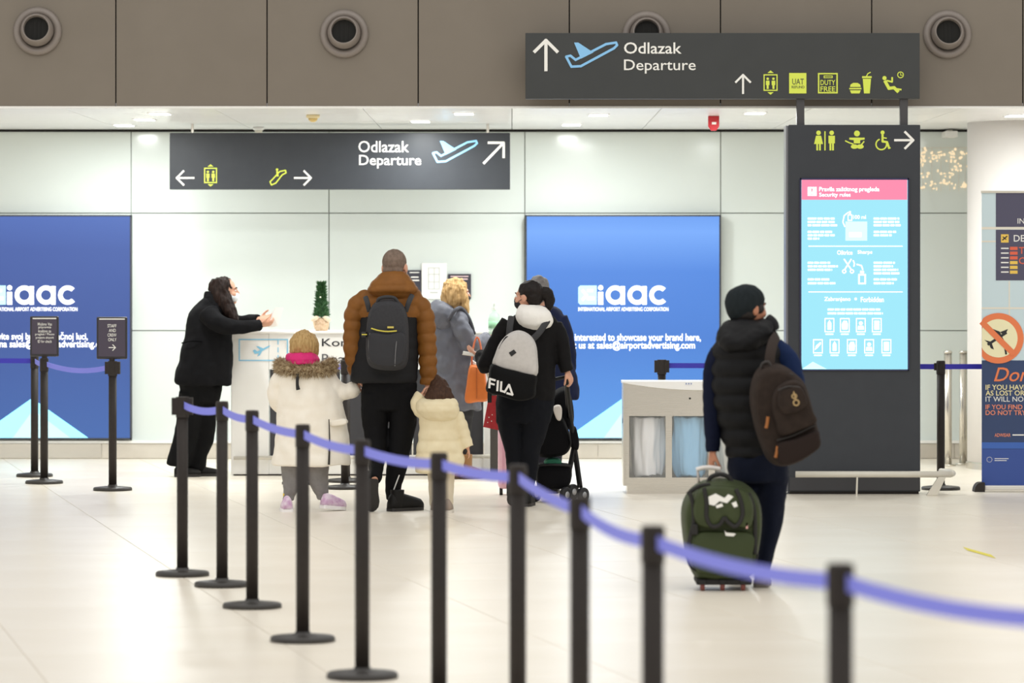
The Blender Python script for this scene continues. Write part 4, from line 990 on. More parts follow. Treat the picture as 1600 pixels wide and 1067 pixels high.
hm = MB(); hd.ell(hm, (0, -.016, .036), (.086, .105, .09)); hm.tube(F.rows([(475, 522, 16, 14, -.01), (475, 535, 22.5, 20, -.02), (475, 547, 23, 18, -.02), (475, 554, 22, 14, -.02), (474, 559, 17, 8, -.02)]), n=24)
link('hair', remesh(hm, .0065, 1, (50, .010, .25)), mat('hair_blond', 'CFAE78', .6, var=(18, 'AE8C58'), spec=.3, stretch=(6, 6, .6), bump=(60, .5)), girl, True)
cloth('trousers', F, legs, mat('trousers_grey', '8A8785', .85, bump=(200, .2), var=(30, '827F7D')), girl, .008, 2, (14, .008))
M_snk = mat('sneaker_lilac', 'C99FC4', .6, var=(25, 'E7D7E4')); M_snw = mat('sneaker_sole', 'F1EEEE', .5)
shoe(girl, Vector((wx(450, 27.1), 27.0, 0)), -5, .2, .095, .095, M_snk, M_snw)
shoe(girl, Vector((wx(503, 27.2), 27.12, 0)), 55, .2, .09, .09, M_snk, M_snw, pitch=6)
part('sock', MB().tube(F.rows([(451, 779, 8.5, 9.5), (450, 770, 8, 9)]), n=14), mat('sock_yellow', 'E9C63C', .8), girl, True)

# ============ toddler
F = Fig(690, 27.0)
hd = Head(F.p(686, 613, .02), -5, 3, .83)
M_tod = mat('coat_ivory', 'E9DCB9', .7, bump=(150, .12), var=(10, 'E2D3AE'))
tors = [dict(r=[(686, 632, 22, 18), (686, 644, 31, 22), (686, 662, 30, 23), (686, 685, 33, 25), (687, 710, 37, 27), (687, 733, 38, 27), (687, 739, 36, 26)], flat=True, rip=(.085, .009), n=36)]
aL = [(664, 645, 12), (654, 636, 12), (653, 625, 10.5), (659, 616, 9)]
aR = [(711, 647, 12), (718, 664, 12), (724, 682, 11), (731, 699, 9.5)]
legs = [dict(r=[(688, 715, 28, 20), (688, 735, 28, 20)], flat=True), dict(r=[(679, 730, 13, 13), (680, 755, 11, 11), (680, 790, 9, 9)], ratio=1), dict(r=[(698, 730, 13, 13), (699, 755, 11, 11), (699, 790, 9, 9)], ratio=1)]
tod = body('person', 'toddler with brown hair in padded ivory coat beside the man in brown', F, tors+legs+[dict(r=aL), dict(r=aR), dict(r=[(686, 645, 12, 11), (686, 625, 10, 10)], g=1)], hd,
           [(F.p(659, 617), (.5, 0, 1), (1, .2, -.4), .55, .5, 1), (F.p(731, 699), (.2, .1, -1), (-1, 0, 0), .55, .3, 1)], M_skin)
hd.face(tod)
ck = cloth('coat', F, tors+[dict(r=aL, ratio=1, rip=(.06, .006)), dict(r=aR, ratio=1, rip=(.06, .006))], M_tod, tod, .008, 1, (12, .006))
cloth('hood', F, [dict(r=[(684, 622, 27, 18, -.03), (683, 630, 33, 23, -.05), (684, 640, 33, 23, -.06), (686, 650, 28, 18, -.06), (687, 658, 16, 10, -.06)], flat=True, rip=(.06, .006))], M_tod, ck, .007, 1, (16, .006))
hm = MB(); hd.ell(hm, (0, -.016, .036), (.085, .105, .092)); hm.tube(F.rows([(686, 606, 17, 16, -.02), (686, 618, 22, 19, -.03), (687, 628, 23, 18, -.04), (688, 634, 19, 12, -.05)]), n=20)
hm.tube(F.rows([(685, 604, 6, 6), (684, 596, 6.5, 6), (683, 590, 5, 5), (681, 586, 2, 2)]), n=10)
link('hair', remesh(hm, .007, 1, (45, .007)), mat('hair_brown', '4E3424', .6, spec=.25, var=(20, '38241A'), stretch=(6, 6, .6), bump=(60, .5)), tod, True)
cloth('trousers', F, legs, mat('trousers_ivory', 'D8CCB4', .85, bump=(200, .2)), tod, .008, 2, (14, .005))
for u in (680, 699): shoe(tod, Vector((wx(u, 26.95), 26.88, 0)), 3, .16, .08, .08, mat('shoe_taupe', '9B8B7E', .7), mat('sole_pale', 'DAD3C8', .6))

# ============ woman with the white and black backpack
F = Fig(824, 27.7)
hd = Head(F.p(825, 464, .0), -62, 2, .97)
M_jb = mat('jacket_black', '121112', .75, bump=(160, .15), spec=.15, var=(20, '151415'))
tors = [dict(r=[(834, 488, 22, 18), (832, 498, 37, 24), (831, 515, 42, 28), (829, 550, 41, 28), (827, 585, 41, 28), (825, 612, 42, 29), (824, 626, 41, 28)], flat=True)]
aL = [(797, 504, 15), (782, 527, 15.5), (769, 552, 15), (761, 568, 14), (757, 570, 13, 13, .06), (754, 562, 11, 11, .15), (751, 556, 9.5, 9.5, .22)]
aR = [(864, 508, 15), (874, 530, 14.5), (880, 553, 13), (884, 573, 11), (886, 580, 10)]
legs = [dict(r=[(820, 615, 44, 28), (820, 635, 46, 29), (818, 660, 42, 27)], flat=True), dict(r=[(796, 640, 22, 24), (799, 680, 18, 20), (802, 708, 13, 15), (802, 740, 11.5, 13), (801, 764, 10, 11), (801, 776, 9, 10)], ratio=1),
        dict(r=[(836, 640, 26, 26), (831, 680, 21, 22), (827, 705, 17, 18), (825, 735, 14, 14), (822, 775, 10, 11)], ratio=1)]
fil = body('person', 'dark-haired woman in black jacket with black face mask looking left, pushing the pushchair', F, tors+legs+[dict(r=aL), dict(r=aR), dict(r=[(833, 495, 14, 13), (829, 478, 11, 11)], g=1)], hd,
           [(F.p(751, 556, .22), (-.6, .6, .25), (0, .3, 1), .95, .35, -1), (F.p(885, 577), (.45, .1, -1), (-1, .5, -.3), .95, .6, -1)], M_skin)
hd.face(fil)
jk = cloth('jacket', F, tors+[dict(r=aL, ratio=1), dict(r=aR, ratio=1)], M_jb, fil, .009, 2, (9, .010))
cloth('hood', F, [dict(r=[(828, 476, 14, 12, -.03), (831, 481, 22, 17, -.05), (833, 490, 28, 21, -.07), (835, 500, 29, 20, -.08), (837, 508, 25, 16, -.09), (839, 515, 16, 9, -.09)], flat=True)], mat('hood_white', 'F0EDE6', .85, bump=(150, .2)), jk, .007, 2, (16, .006))
cloth('trousers', F, legs, mat('trousers_blueblack', '101218', .8, bump=(200, .1), spec=.15), fil, .009, 2, (10, .009))
hm = MB(); hd.ell(hm, (0, -.022, .04), (.086, .098, .088)); hd.ell(hm, (0, -.055, -.0), (.078, .06, .07))
hm.tube(F.rows([(846, 456, 8, 8), (853, 457, 10, 9), (858, 466, 9, 8), (858, 478, 7, 6), (855, 487, 3, 3)]), n=14)
link('hair', remesh(hm, .007, 1, (40, .005)), mat('hair_dark', '1E1613', .55, spec=.25, var=(16, '150F0D'), bump=(60, .4)), fil, True)
def mask(h, parent, m):
    mb = MB(); h.ell(mb, (0, .052, -.052), (.062, .055, .048)); h.ell(mb, (0, .088, -.035), (.022, .028, .026))
    link('face_mask', remesh(mb, .006, 2), m, parent, True)
    for q in (-1, 1):
        part('ear_loop', MB().wire([h.w(q*.058, .05, -.035), h.w(q*.074, .02, -.022), h.w(q*.084, -.01, -.005)], .0022, 6), m, parent, True)
mask(hd, fil, mat('mask_black', '17171A', .7))
shoe(fil, Vector((wx(801, 27.5), 27.40, 0)), 3, .25, .1, .1, M_shoeb, mat('sole_dark', '302C2A', .6), pitch=40)
shoe(fil, Vector((wx(821, 27.8), 27.62, 0)), 8, .25, .095, .095, M_shoeb, MATS['sole_dark'])
# backpack
Yb = 27.38
t = thing('backpack', 'light grey and black backpack with white lettering on the woman in black', 'backpack', F.p(800, 626, -.3))
up = [(771, 572), (774, 552), (782, 534), (795, 521), (810, 516), (825, 521), (836, 534), (840, 555), (838, 588), (805, 582)]
lo = [(768, 568), (790, 574), (815, 580), (838, 586), (838, 604), (835, 620), (812, 626), (785, 619), (760, 611), (763, 590)]
part('upper_half', MB().puff(up, 27.45, Yb-.10, Yb+.10, .16), mat('pack_pale', 'C9C5C1', .8, bump=(250, .2), var=(40, 'C2BEBA')), t, True)
part('lower_half', MB().puff(lo, 27.45, Yb-.12, Yb+.10, .14), mat('pack_black', '0F0F10', .8, bump=(250, .2), spec=.15), t, True)
Yl = Yb-.125
MPW = mat('logo_grey_white', 'E6E3DF', .6)
def sl(pts): return [(764+x*.97-y*.06, 590+x*.28+y*.93) for x, y in pts]
art('logo', MPW, Yl, [('line', sl([(1.5, 16.5), (1.5, 1.5), (10, 1.5)]), 3.2), ('line', sl([(1.5, 8.8), (9, 8.8)]), 3), ('line', sl([(14.5, 1), (14.5, 17.5)]), 3.2), ('line', sl([(20, 1), (20, 16), (26.5, 16)]), 3.2),
                      ('line', sl([(26, 17), (32.5, 2), (39, 17), (30, 17)]), 3.2)], t)
ba = lambda pts, r: MB().tube([tuple(P(u, v, 27.3))+(r, r) for u, v in pts], n=6, sub=24)
ft = lambda pts, y: MB().tube([tuple(P(u, v, y))+(.005, .004) for u, v in pts], n=6, sub=26)
part('zip', ft([(780, 545), (788, 530), (793, 526), (798, 531), (804, 533), (812, 527), (820, 528), (828, 537), (830, 550), (826, 580)], Yb-.085), mat('zip_black', '1A1A1C', .6), t)
art('badge', MATS['zip_black'], Yb-.104, [('poly', [(795, 551), (803, 546), (807, 551), (799, 557)])], t)
part('shoulder_strap', MB().tube(F.rows([(795, 528, 5, 2, -.24), (797, 508, 5, 2, -.22), (799, 495, 5, 2, -.12)]), n=8, sub=12), MATS['webbing'], t, True)
part('shoulder_strap', MB().tube(F.rows([(830, 532, 5, 2, -.24), (842, 520, 5, 2, -.22), (856, 500, 5, 2, -.12)]), n=8, sub=12), MATS['webbing'], t, True)
part('dangling_strap', MB().tube(F.rows([(765, 608, 3.4, 1.2, -.28), (765, 620, 3.4, 1.2, -.28), (765, 629, 3.2, 1.2, -.28)]), n=8, sub=8), mat('webbing_black', '151516', .7), t, True)
# passport in her left hand
c = F.p(735, 552.5, .28)
t = thing('passport_papers', 'white papers held in the left hand of the woman with the backpack', 'papers', c)
mb = MB().box(c.x-.055, c.x+.052, c.y-.06, c.y+.06, c.z-.012, c.z+.010); mb.v = [tuple(c+Matrix.Rotation(math.radians(8), 3, 'Y') @ (Vector(q)-c)) for q in mb.v]
part('sheets', mb, mat('paper', 'F6F4EE', .7), t, bev=.002)
mb = MB().box(c.x-.058, c.x+.054, c.y-.062, c.y+.062, c.z-.016, c.z-.012); mb.v = [tuple(c+Matrix.Rotation(math.radians(8), 3, 'Y') @ (Vector(q)-c)) for q in mb.v]
part('cover', mb, mat('cover_cream', 'D9CFBE', .6), t)

# ============ person in navy coat beyond her
F = Fig(862, 29.3)
hd = Head(F.p(841, 455, 0), -12, 0, .95)
tors = [dict(r=[(846, 478, 20, 16), (847, 486, 31, 22), (849, 510, 35, 26), (853, 545, 38, 28), (858, 580, 41, 30), (862, 610, 42, 30), (863, 624, 41, 30)], flat=True)]
legs = [dict(r=[(858, 610, 34, 24), (858, 635, 34, 24)], flat=True), dict(r=[(846, 635, 18, 18), (848, 700, 14, 14), (848, 765, 10, 10)], ratio=1), dict(r=[(868, 635, 18, 18), (866, 700, 14, 14), (864, 765, 10, 10)], ratio=1)]
aR = [(874, 496, 13), (882, 520, 13), (888, 550, 12), (890, 578, 10, 10, .04)]; aL = [(822, 496, 13), (815, 530, 12), (816, 565, 11), (826, 585, 9, 9, .12)]
nav = body('person', 'grey-haired person in long navy coat mostly hidden beyond the woman with the backpack', F, tors+legs+[dict(r=aR), dict(r=aL), dict(r=[(845, 485, 13, 12), (842, 470, 11, 11)], g=1)], hd, [(F.p(890, 578, .04), (0, .3, -1), (-1, 0, 0), .95, .4, 1), (F.p(826, 585, .12), (.2, .6, -.5), (1, 0, 0), .95, .4, 1)], M_skin)
hd.face(nav)
cloth('coat', F, tors+[dict(r=aR, ratio=1), dict(r=aL, ratio=1)], mat('coat_navy', '1E2440', .8, bump=(150, .2), spec=.15, var=(15, '1B213A')), nav, .01, 2, (8, .010))
cloth('trousers', F, legs, mat('trousers_darknavy', '1C1F2B', .8), nav, .01, 2, (10, .006))
hm = MB(); hd.ell(hm, (0, -.02, .038), (.084, .10, .09)); hd.ell(hm, (0, -.05, -.02), (.074, .06, .07))
link('hair', remesh(hm, .007, 1, (40, .006)), mat('hair_grey', '7C7876', .7, var=(30, '686462'), bump=(80, .4)), nav, True)
for u in (848, 864): shoe(nav, Vector((wx(u, 29.3), 29.2, 0)), 2, .25, .095, .09, M_shoeb, M_soleb)

# ============ woman in grey coat
F = Fig(712, 31.3)
hd = Head(F.p(715, 458, 0), 72, -3, .97)
M_gc = mat('coat_steel_grey', '62646D', .55, bump=(120, .15), spec=.35, var=(9, '595B65'))
tors = [dict(r=[(708, 478, 15, 14), (705, 490, 27, 20), (705, 510, 33, 25), (707, 540, 35, 27), (710, 575, 36, 28), (713, 605, 37, 29), (715, 632, 37, 29), (716, 640, 36, 28)], flat=True, rip=(.14, .007), n=36)]
aR = [(712, 492, 13, 13, -.12), (722, 512, 14, 14, -.16), (731, 535, 13, 13, -.16), (742, 541, 12, 12, -.12), (753, 532, 10.5, 10.5, -.05), (763, 526, 9, 9, .02)]
aL = [(708, 494, 12, 12, .14), (722, 520, 13, 13, .2), (735, 545, 12, 12, .22), (748, 545, 10, 10, .16), (758, 541, 8.5, 8.5, .1)]
legs = [dict(r=[(712, 630, 28, 22), (712, 650, 28, 22)], flat=True), dict(r=[(703, 645, 17, 17), (706, 690, 13, 13), (708, 738, 10, 10)], ratio=1), dict(r=[(722, 645, 17, 17), (722, 690, 13, 13), (722, 738, 10, 10)], ratio=1)]
gry = body('person', 'blond woman in long grey padded coat and black mask at the desk', F, tors+legs+[dict(r=aR), dict(r=aL), dict(r=[(709, 488, 13, 12), (713, 472, 10, 10)], g=1)], hd,
           [(F.p(762, 527, .02), (1, .2, -.15), (0, 0, -1), .92, .35, 1), (F.p(757, 541, .1), (1, .1, .05), (0, .3, 1), .92, .45, 1)], M_skin)
hd.face(gry)
cc = cloth('coat', F, tors+[dict(r=aR, ratio=1, rip=(.11, .006)), dict(r=aL, ratio=1)], M_gc, gry, .008, 1, (11, .017, .8))
cloth('hood', F, [dict(r=[(697, 476, 17, 14, -.05), (694, 483, 23, 19, -.06), (692, 493, 24, 20, -.08), (690, 504, 19, 16, -.09), (686, 513, 11, 8, -.09)])], M_gc, cc, .008, 1, (12, .009))
part('hood_edge', MB().tube(F.rows([(700, 500, 3, 3, -.2), (712, 484, 3, 3, -.22), (722, 482, 2.6, 2.6, -.14), (733, 498, 3, 3, -.12), (741, 522, 3, 3, -.08)]), n=8, sub=18), mat('lining_dark', '44454D', .7), cc, True)
cloth('trousers', F, legs, mat('trousers_black2', '1E1D20', .8), gry, .01, 2, (10, .006))
hm = MB(); hd.ell(hm, (0, -.02, .04), (.09, .10, .092)); hd.ell(hm, (0, -.045, -.03), (.085, .07, .095)); hm.tube(F.rows([(712, 445, 18, 16, -.03), (709, 460, 20, 18, -.04), (706, 474, 17, 16, -.04), (705, 484, 12, 11, -.04)]), n=18)
hm.tube(F.rows([(722, 452, 6, 5, -.09), (726, 468, 6, 5, -.10), (728, 480, 5, 4, -.10), (731, 490, 2, 2, -.10)]), n=10)
link('hair', remesh(hm, .007, 1, (45, .013, .3)), mat('hair_goldblond', 'C9A878', .65, spec=.2, var=(16, 'A98656'), stretch=(6, 6, .7), bump=(60, .5)), gry, True)
mask(hd, gry, MATS['mask_black'])
for u in (708, 722): shoe(gry, Vector((wx(u-2, 31.3), 31.2, 0)), 40, .26, .10, .10, mat('boot_brown', '8A6238', .6), mat('boot_sole', '4A3626', .7), shaft=.2)
# orange handbag
Yb = 31.02
t = thing('handbag', 'orange leather handbag hanging from the arm of the woman in grey', 'handbag', F.p(745, 628, -.2))
M_or = mat('leather_orange', 'C46A2A', .5, bump=(150, .1), spec=.35, var=(8, 'B96225'))
part('body', MB().puff([(734, 571), (745, 569), (756, 570), (760, 595), (764, 624), (746, 628), (727, 628), (729, 600)], 31.05, Yb-.10, Yb+.08, .16), M_or, t, True)
part('front_seam', MB().box(wx(744.4, Yb), wx(745.4, Yb), Yb-.106, Yb-.09, wz(622, Yb), wz(574, Yb)), mat('leather_dark', '9C5018', .5), t)
for dy in (-.05, .05):
    part('handle', MB().wire([P(737, 574, Yb+dy), P(738, 552, Yb+dy), P(742, 533, Yb+dy*.5), P(746, 527, Yb+dy*.3), P(750, 536, Yb+dy*.5), P(753, 555, Yb+dy), P(755, 574, Yb+dy)], .008, 8, 26), mat('leather_rust', 'B05A34', .5), t, True)
part('lining', MB().puff([(735, 573), (737, 562), (744, 566), (752, 561), (756, 573), (745, 576)], 31.05, Yb-.04, Yb+.05, .3), mat('paper_white', 'F2EFE8', .7), t, True)
c = F.p(764, 540, .06)
tag(part('boarding_pass', MB().box(c.x-.05, c.x+.03, c.y-.05, c.y+.05, c.z+.012, c.z+.016), MATS['paper'], origin=c), 'white slip in the hand of the woman in grey', 'paper')

# red gift bag and pink suitcase behind the backpack woman
Yb = 28.2
t = thing('gift_bag', 'red paper gift bag hanging beside the woman with the backpack', 'bag', P(770, 671, Yb))
part('body', MB().add([tuple(P(u, v, Yb+d)) for d in (-.05, .05) for u, v in ((764, 618), (778, 618), (783, 673), (755, 667))], [(0, 1, 2, 3), (7, 6, 5, 4), (0, 4, 5, 1), (1, 5, 6, 2), (2, 6, 7, 3), (3, 7, 4, 0)]), mat('bag_red', 'B8242C', .45, var=(30, 'C4323A')), t)
part('handle', MB().wire([P(767, 618, Yb-.03), P(763, 592, Yb-.2), P(757, 572, Yb-.42), P(766, 592, Yb-.2), P(776, 618, Yb-.03)], .004, 6), mat('bag_cord', 'E9DCCB', .7), t)
art('print_figure', mat('print_gold', 'E6C98A', .5), Yb-.053, [('ell', (779, 655), 5, .6), ('circ', (779, 647), 2.2)], t)
art('print_dots', W_print, Yb-.053, [('circ', (764, 652), .9), ('circ', (768, 658), .9), ('circ', (762, 660), .8), ('circ', (769, 648), .8)], t)
Yb = 29.0
t = thing('pink_suitcase', 'pale pink hard suitcase beyond the legs of the woman with the backpack', 'suitcase', (wx(800, Yb), Yb, 0))
part('shell', MB().pbox(778, 668, 826, 764, Yb, Yb, Yb+.24), mat('shell_pink', 'EDBFCB', .35, var=(6, 'E9B6C4')), t, bev=.03)
for u in (786, 802, 818): part('rib', MB().pbox(u-1.5, 676, u+1.5, 756, Yb, Yb-.006, Yb+.002), mat('rib_pink', 'E2AABA', .35), t)
for u in (783, 821): part('wheel', MB().lathe([(.03, -.012), (.03, .012)], (wx(u, Yb), Yb+.05, .03), 16, 'x'), M_post, t)

# ============ pushchair
Yb = 28.25
t = thing('pushchair', 'black folding pushchair with hanging bag and white lining beside the woman in black', 'pushchair', (wx(875, Yb), Yb, 0))
M_fr = mat('frame_satin_black', '101012', .4, .3); M_fb = mat('fabric_black', '0D0D10', .85, bump=(200, .2), spec=.15)
part('seat_back', MB().puff([(846, 640), (858, 628), (875, 645), (884, 660), (893, 690), (886, 708), (868, 714), (842, 713), (838, 690), (842, 660)], Yb, Yb-.14, Yb+.12, .2), M_fb, t, True)
part('canopy', MB().puff([(858, 632), (866, 612), (884, 604), (893, 620), (897, 650), (892, 672), (876, 660), (864, 648)], Yb+.2, Yb+.02, Yb+.32, .3), M_fb, t, True)
part('lining', MB().puff([(864, 636), (874, 632), (878, 640), (876, 656), (869, 654)], Yb-.05, Yb-.17, Yb-.08, .25), mat('lining_white', 'F1E9E0', .8), t, True)
part('basket', MB().puff([(839, 727), (862, 725), (892, 728), (889, 760), (864, 764), (840, 760)], Yb, Yb-.14, Yb+.2, .14), M_fb, t, True)
part('blanket_green', MB().puff([(850, 724), (856, 716), (872, 716), (878, 724), (866, 729)], Yb, Yb-.08, Yb+.12, .3), mat('blanket_green', '2E7A5C', .8), t, True)
part('basket_rim', MB().wire([P(838, 727, Yb-.15), P(866, 726, Yb-.16), P(893, 728, Yb-.15)], .010, 8), M_fr, t, True)
part('push_bar', MB().wire([P(852, 596, Yb-.46), P(870, 592, Yb-.48), P(888, 588, Yb-.46)], .013, 10), M_fr, t, True)
for dy, u in ((-.10, 0), (.22, -3)):
    part('upright', MB().wire([P(886+u*.5, 588, Yb-.46+(.05 if u else 0)), P(889+u, 625, Yb-.3+dy*.5), P(894+u, 665, Yb-.1+dy), P(899+u, 700, Yb+dy)], .013, 10), M_fr, t, True)
    part('rear_leg', MB().wire([P(897+u, 690, Yb+dy), P(902+u, 720, Yb+dy), P(908+u, 762, Yb+dy)], .013, 10), M_fr, t, True)
    part('front_leg', MB().wire([P(899+u, 695, Yb+dy), P(892+u, 730, Yb+dy), P(884+u, 762, Yb+dy)], .012, 10), M_fr, t, True)
    part('hinge', MB().lathe([(.028, -.02), (.028, .02)], P(899+u, 694, Yb+dy), 16, 'y'), M_fr, t, True)
part('armrest', MB().puff([(893, 668), (900, 668), (905, 690), (903, 703), (896, 700), (892, 684)], Yb-.15, Yb-.18, Yb-.10, .3), M_fb, t, True)
part('cross_strut', MB().wire([P(889, 730, Yb-.1), P(870, 748, Yb-.12), P(842, 764, Yb-.1)], .010, 8), M_fr, t, True)
M_ty = mat('tyre', '1C1C1E', .6); M_hub = mat('hub_grey', 'A9A9AB', .35, .5)
def wheel(u, v, dy, r=.058, ax='x'):
    Yw = Yb+dy; c = P(u, v, Yw); c.z = r
    R = Matrix.Rotation(math.radians(50), 3, 'Z')
    def rr(mb): mb.v = [tuple(c+R @ Vector(q)) for q in mb.v]; return mb
    ty = part('wheel', rr(MB().lathe([(r*.72, -.016), (r*.95, -.016), (r, -.008), (r, .008), (r*.95, .016), (r*.72, .016)], (0, 0, 0), 28, 'y')), M_ty, t, True)
    part('hub', rr(MB().lathe([(r*.3, -.02), (r*.55, -.012), (r*.55, .012), (r*.3, .02)], (0, 0, 0), 20, 'y')), M_hub, ty, True)
wheel(836, 776, -.05); wheel(884, 776, -.16); wheel(911, 776, -.12, .055); wheel(895, 770, .22)
part('fork', MB().rod(P(840, 762, Yb-.05), P(836, 775, Yb-.05), .014), M_fr, t, True)

# ============ woman in black coat leaning on the desk
F = Fig(310, 31.6)
hd = Head(F.p(353, 455, 0), 84, 2, .97)
M_bc = mat('coat_black_wool', '131315', .9, bump=(160, .25), spec=.12, var=(18, '161618'))
tors = [dict(r=[(336, 462, 16, 15), (333, 470, 22, 19), (331, 480, 29, 24), (328, 492, 33, 27), (327, 512, 36, 30), (325, 530, 37, 31), (322, 545, 40, 32), (320, 565, 42, 33), (317, 585, 44.5, 33), (317, 598, 44, 32), (321, 602, 40, 30)], flat=True, n=36)]
aR = [(325, 488, 17, 16, -.14), (337, 503, 15, 15, -.2), (356, 510, 12.5, 12.5, -.2), (382, 510, 11, 11, -.14), (406, 508, 10, 10, -.06)]
aL = [(338, 488, 15, 15, .16), (352, 500, 14, 14, .22), (372, 503, 12, 12, .22), (392, 502, 10.5, 10.5, .16), (405, 500, 9.5, 9.5, .1)]
legs = [dict(r=[(314, 590, 36, 28), (314, 612, 33, 27), (312, 630, 30, 25)], flat=True), dict(r=[(302, 615, 23, 24), (296, 655, 20, 22), (289, 690, 20, 22), (282, 716, 20, 22), (280, 728, 19, 21)], ratio=1),
        dict(r=[(319, 615, 25, 24, .05), (319, 650, 20, 22, .08), (316, 685, 19, 20, .1), (309, 712, 16, 19, .1), (305, 735, 16, 18, .1), (304, 740, 15, 17, .1)], ratio=1)]
blk = body('person', 'long-haired woman in black coat leaning over the white desk with a paper', F, tors+legs+[dict(r=aR), dict(r=aL), dict(r=[(340, 475, 14, 13), (349, 465, 11, 11)], g=1)], hd,
           [(F.p(405, 508, -.06), (1, .25, .15), (0, .6, .9), .95, .45, 1), (F.p(404, 500, .1), (1, -.15, .15), (0, -.8, .5), .95, .4, -1)], M_skin)
hd.face(blk)
cc = cloth('coat', F, tors+[dict(r=aR, ratio=1), dict(r=aL, ratio=1)], M_bc, blk, .009, 2, (8, .012))
cloth('collar', F, [dict(r=[(329, 455, 9, 12), (330, 463, 13, 16), (334, 472, 18, 20), (338, 480, 18, 20)])], M_bc, cc, .008, 2, (16, .006))
part('hem_seam', MB().tube(F.rows([(284, 536, 1, 1, -.10), (300, 533, 1, 1, -.165), (316, 534, 1, 1, -.17)]), n=6, sub=12), mat('seam_black', '08080A', .9, spec=.05), cc)
cloth('trousers', F, legs, mat('trousers_black3', '0F0F10', .85, spec=.12), blk, .009, 2, (9, .010))
hm = MB(); hd.ell(hm, (0, -.03, .035), (.09, .098, .092)); hm.tube(F.rows([(342, 437, 12, 14), (342, 448, 16, 17, -.01), (346, 462, 16, 17, -.03), (353, 476, 13, 14, -.07), (361, 490, 10, 11, -.1), (368, 500, 6, 7, -.12), (371, 505, 2, 2, -.12)]), n=20)
link('hair', remesh(hm, .007, 1, (40, .012, .25)), mat('hair_longdark', '2A1B15', .6, spec=.2, var=(14, '1A100C'), stretch=(6, 6, .7), bump=(60, .5)), blk, True)
mask(hd, blk, mat('mask_white', 'EDF2F5', .7))
shoe(blk, Vector((wx(297, 31.7), 31.66, 0)), 84, .25, .10, .07, M_shoeb, M_soleb)
shoe(blk, Vector((wx(272, 31.55), 31.56, 0)), 84, .22, .10, .07, M_shoeb, M_soleb)
c = F.p(432, 497, 0)
t = thing('boarding_papers', 'white sheet of paper held over the desk by the woman in black', 'paper', c)
part('sheet', MB().add([tuple(F.p(u, v, d)) for d in (-.012, -.009) for u, v in ((430, 480), (443, 480.5), (434, 509), (421, 512))], [(0, 1, 2, 3), (7, 6, 5, 4), (0, 4, 5, 1), (1, 5, 6, 2), (2, 6, 7, 3), (3, 7, 4, 0)]), MATS['paper'], t)
part('rear_sheet', MB().add([tuple(F.p(u, v, d)) for d in (.02, .023) for u, v in ((427, 483), (440, 482), (432, 510), (419, 511))], [(0, 1, 2, 3), (7, 6, 5, 4), (0, 4, 5, 1), (1, 5, 6, 2), (2, 6, 7, 3), (3, 7, 4, 0)]), mat('paper_grey', 'E4E4E2', .7), t)
# ============ walking man with suitcase
F = Fig(1178, 20.85)
hd = Head(F.p(1169, 482, .0), 58, 0, 1.02)
M_vest = mat('vest_black', '0E0E10', .6, bump=(120, .15), spec=.2, var=(14, '111113'))
tors = [dict(r=[(1168, 507, 26, 24), (1168, 518, 42, 34), (1167, 535, 50, 40), (1166, 558, 55, 44), (1165, 600, 56, 46), (1168, 640, 53, 45), (1175, 680, 48, 42), (1180, 706, 46, 40), (1181, 714, 44, 38)], flat=True, rip=(.095, .020), n=40)]
aL = [(1126, 548, 17), (1116, 570, 16), (1113, 605, 15), (1113, 645, 13.5), (1114, 680, 12), (1114, 706, 11)]
aR = [(1208, 542, 18), (1228, 560, 18), (1240, 590, 17), (1244, 625, 15, 15, .08), (1240, 660, 13, 13, .18), (1230, 685, 11, 11, .26)]
legs = [dict(r=[(1182, 700, 45, 40), (1184, 730, 48, 42), (1186, 752, 46, 40)], flat=True),
        dict(r=[(1207, 745, 27, 30), (1206, 790, 21, 25), (1203, 830, 16.5, 20), (1196, 865, 13, 17), (1190, 888, 12, 15), (1188, 898, 11.5, 14)], ratio=1),
        dict(r=[(1166, 745, 26, 30), (1162, 795, 21, 24, .2), (1158, 840, 16, 18, .35), (1154, 880, 12, 14, .45), (1153, 890, 11, 13, .45)], ratio=1)]
wkm = body('person', 'man in dark beanie and black padded vest walking away pulling a green suitcase', F, tors+legs+[dict(r=aL), dict(r=aR), dict(r=[(1168, 515, 18, 17), (1168, 495, 15, 15)], g=1)], hd,
           [(F.p(1114, 702), (-.12, .05, -1), (1, .3, 0), .95, .95, 1), (F.p(1230, 685, .26), (-.3, .6, -.4), (-1, 0, 0), .95, .5, 1)], M_skin2)
hd.face(wkm)
vst = cloth('vest', F, tors, M_vest, wkm, .008, 1, (9, .005))
cloth('hood', F, [dict(r=[(1168, 499, 30, 28, .0), (1168, 506, 40, 34, -.02), (1165, 518, 43, 36, -.05), (1160, 532, 40, 34, -.08), (1158, 544, 32, 26, -.10), (1158, 553, 20, 14, -.10)], flat=True)], M_vest, vst, .008, 2, (14, .009))
cloth('collar', F, [dict(r=[(1194, 500, 13, 16), (1203, 508, 14, 18), (1208, 518, 11, 16)])], M_vest, vst, .008, 2, None)
cloth('sleeve', F, [dict(r=aL, ratio=1)], mat('sleeve_navy', '0E142A', .8, bump=(180, .15), spec=.15), wkm, .008, 2, (12, .007))
cloth('sleeve', F, [dict(r=aR, ratio=1)], mat('sleeve_blue', '15264A', .8, bump=(180, .15), spec=.15), wkm, .008, 2, (12, .007))
cloth('trousers', F, legs, mat('trousers_navy', '0F1526', .8, bump=(180, .15), spec=.15), wkm, .009, 2, (10, .009))
bn = MB(); hd.ell(bn, (0, -.012, .045), (.088, .105, .086)); bn.tube(F.rows([(1163, 496, 21, 24), (1161, 484, 27, 30), (1161, 470, 29, 31), (1160, 457, 25, 27), (1159, 449, 17, 19), (1158, 445, 6, 7)]), n=28)
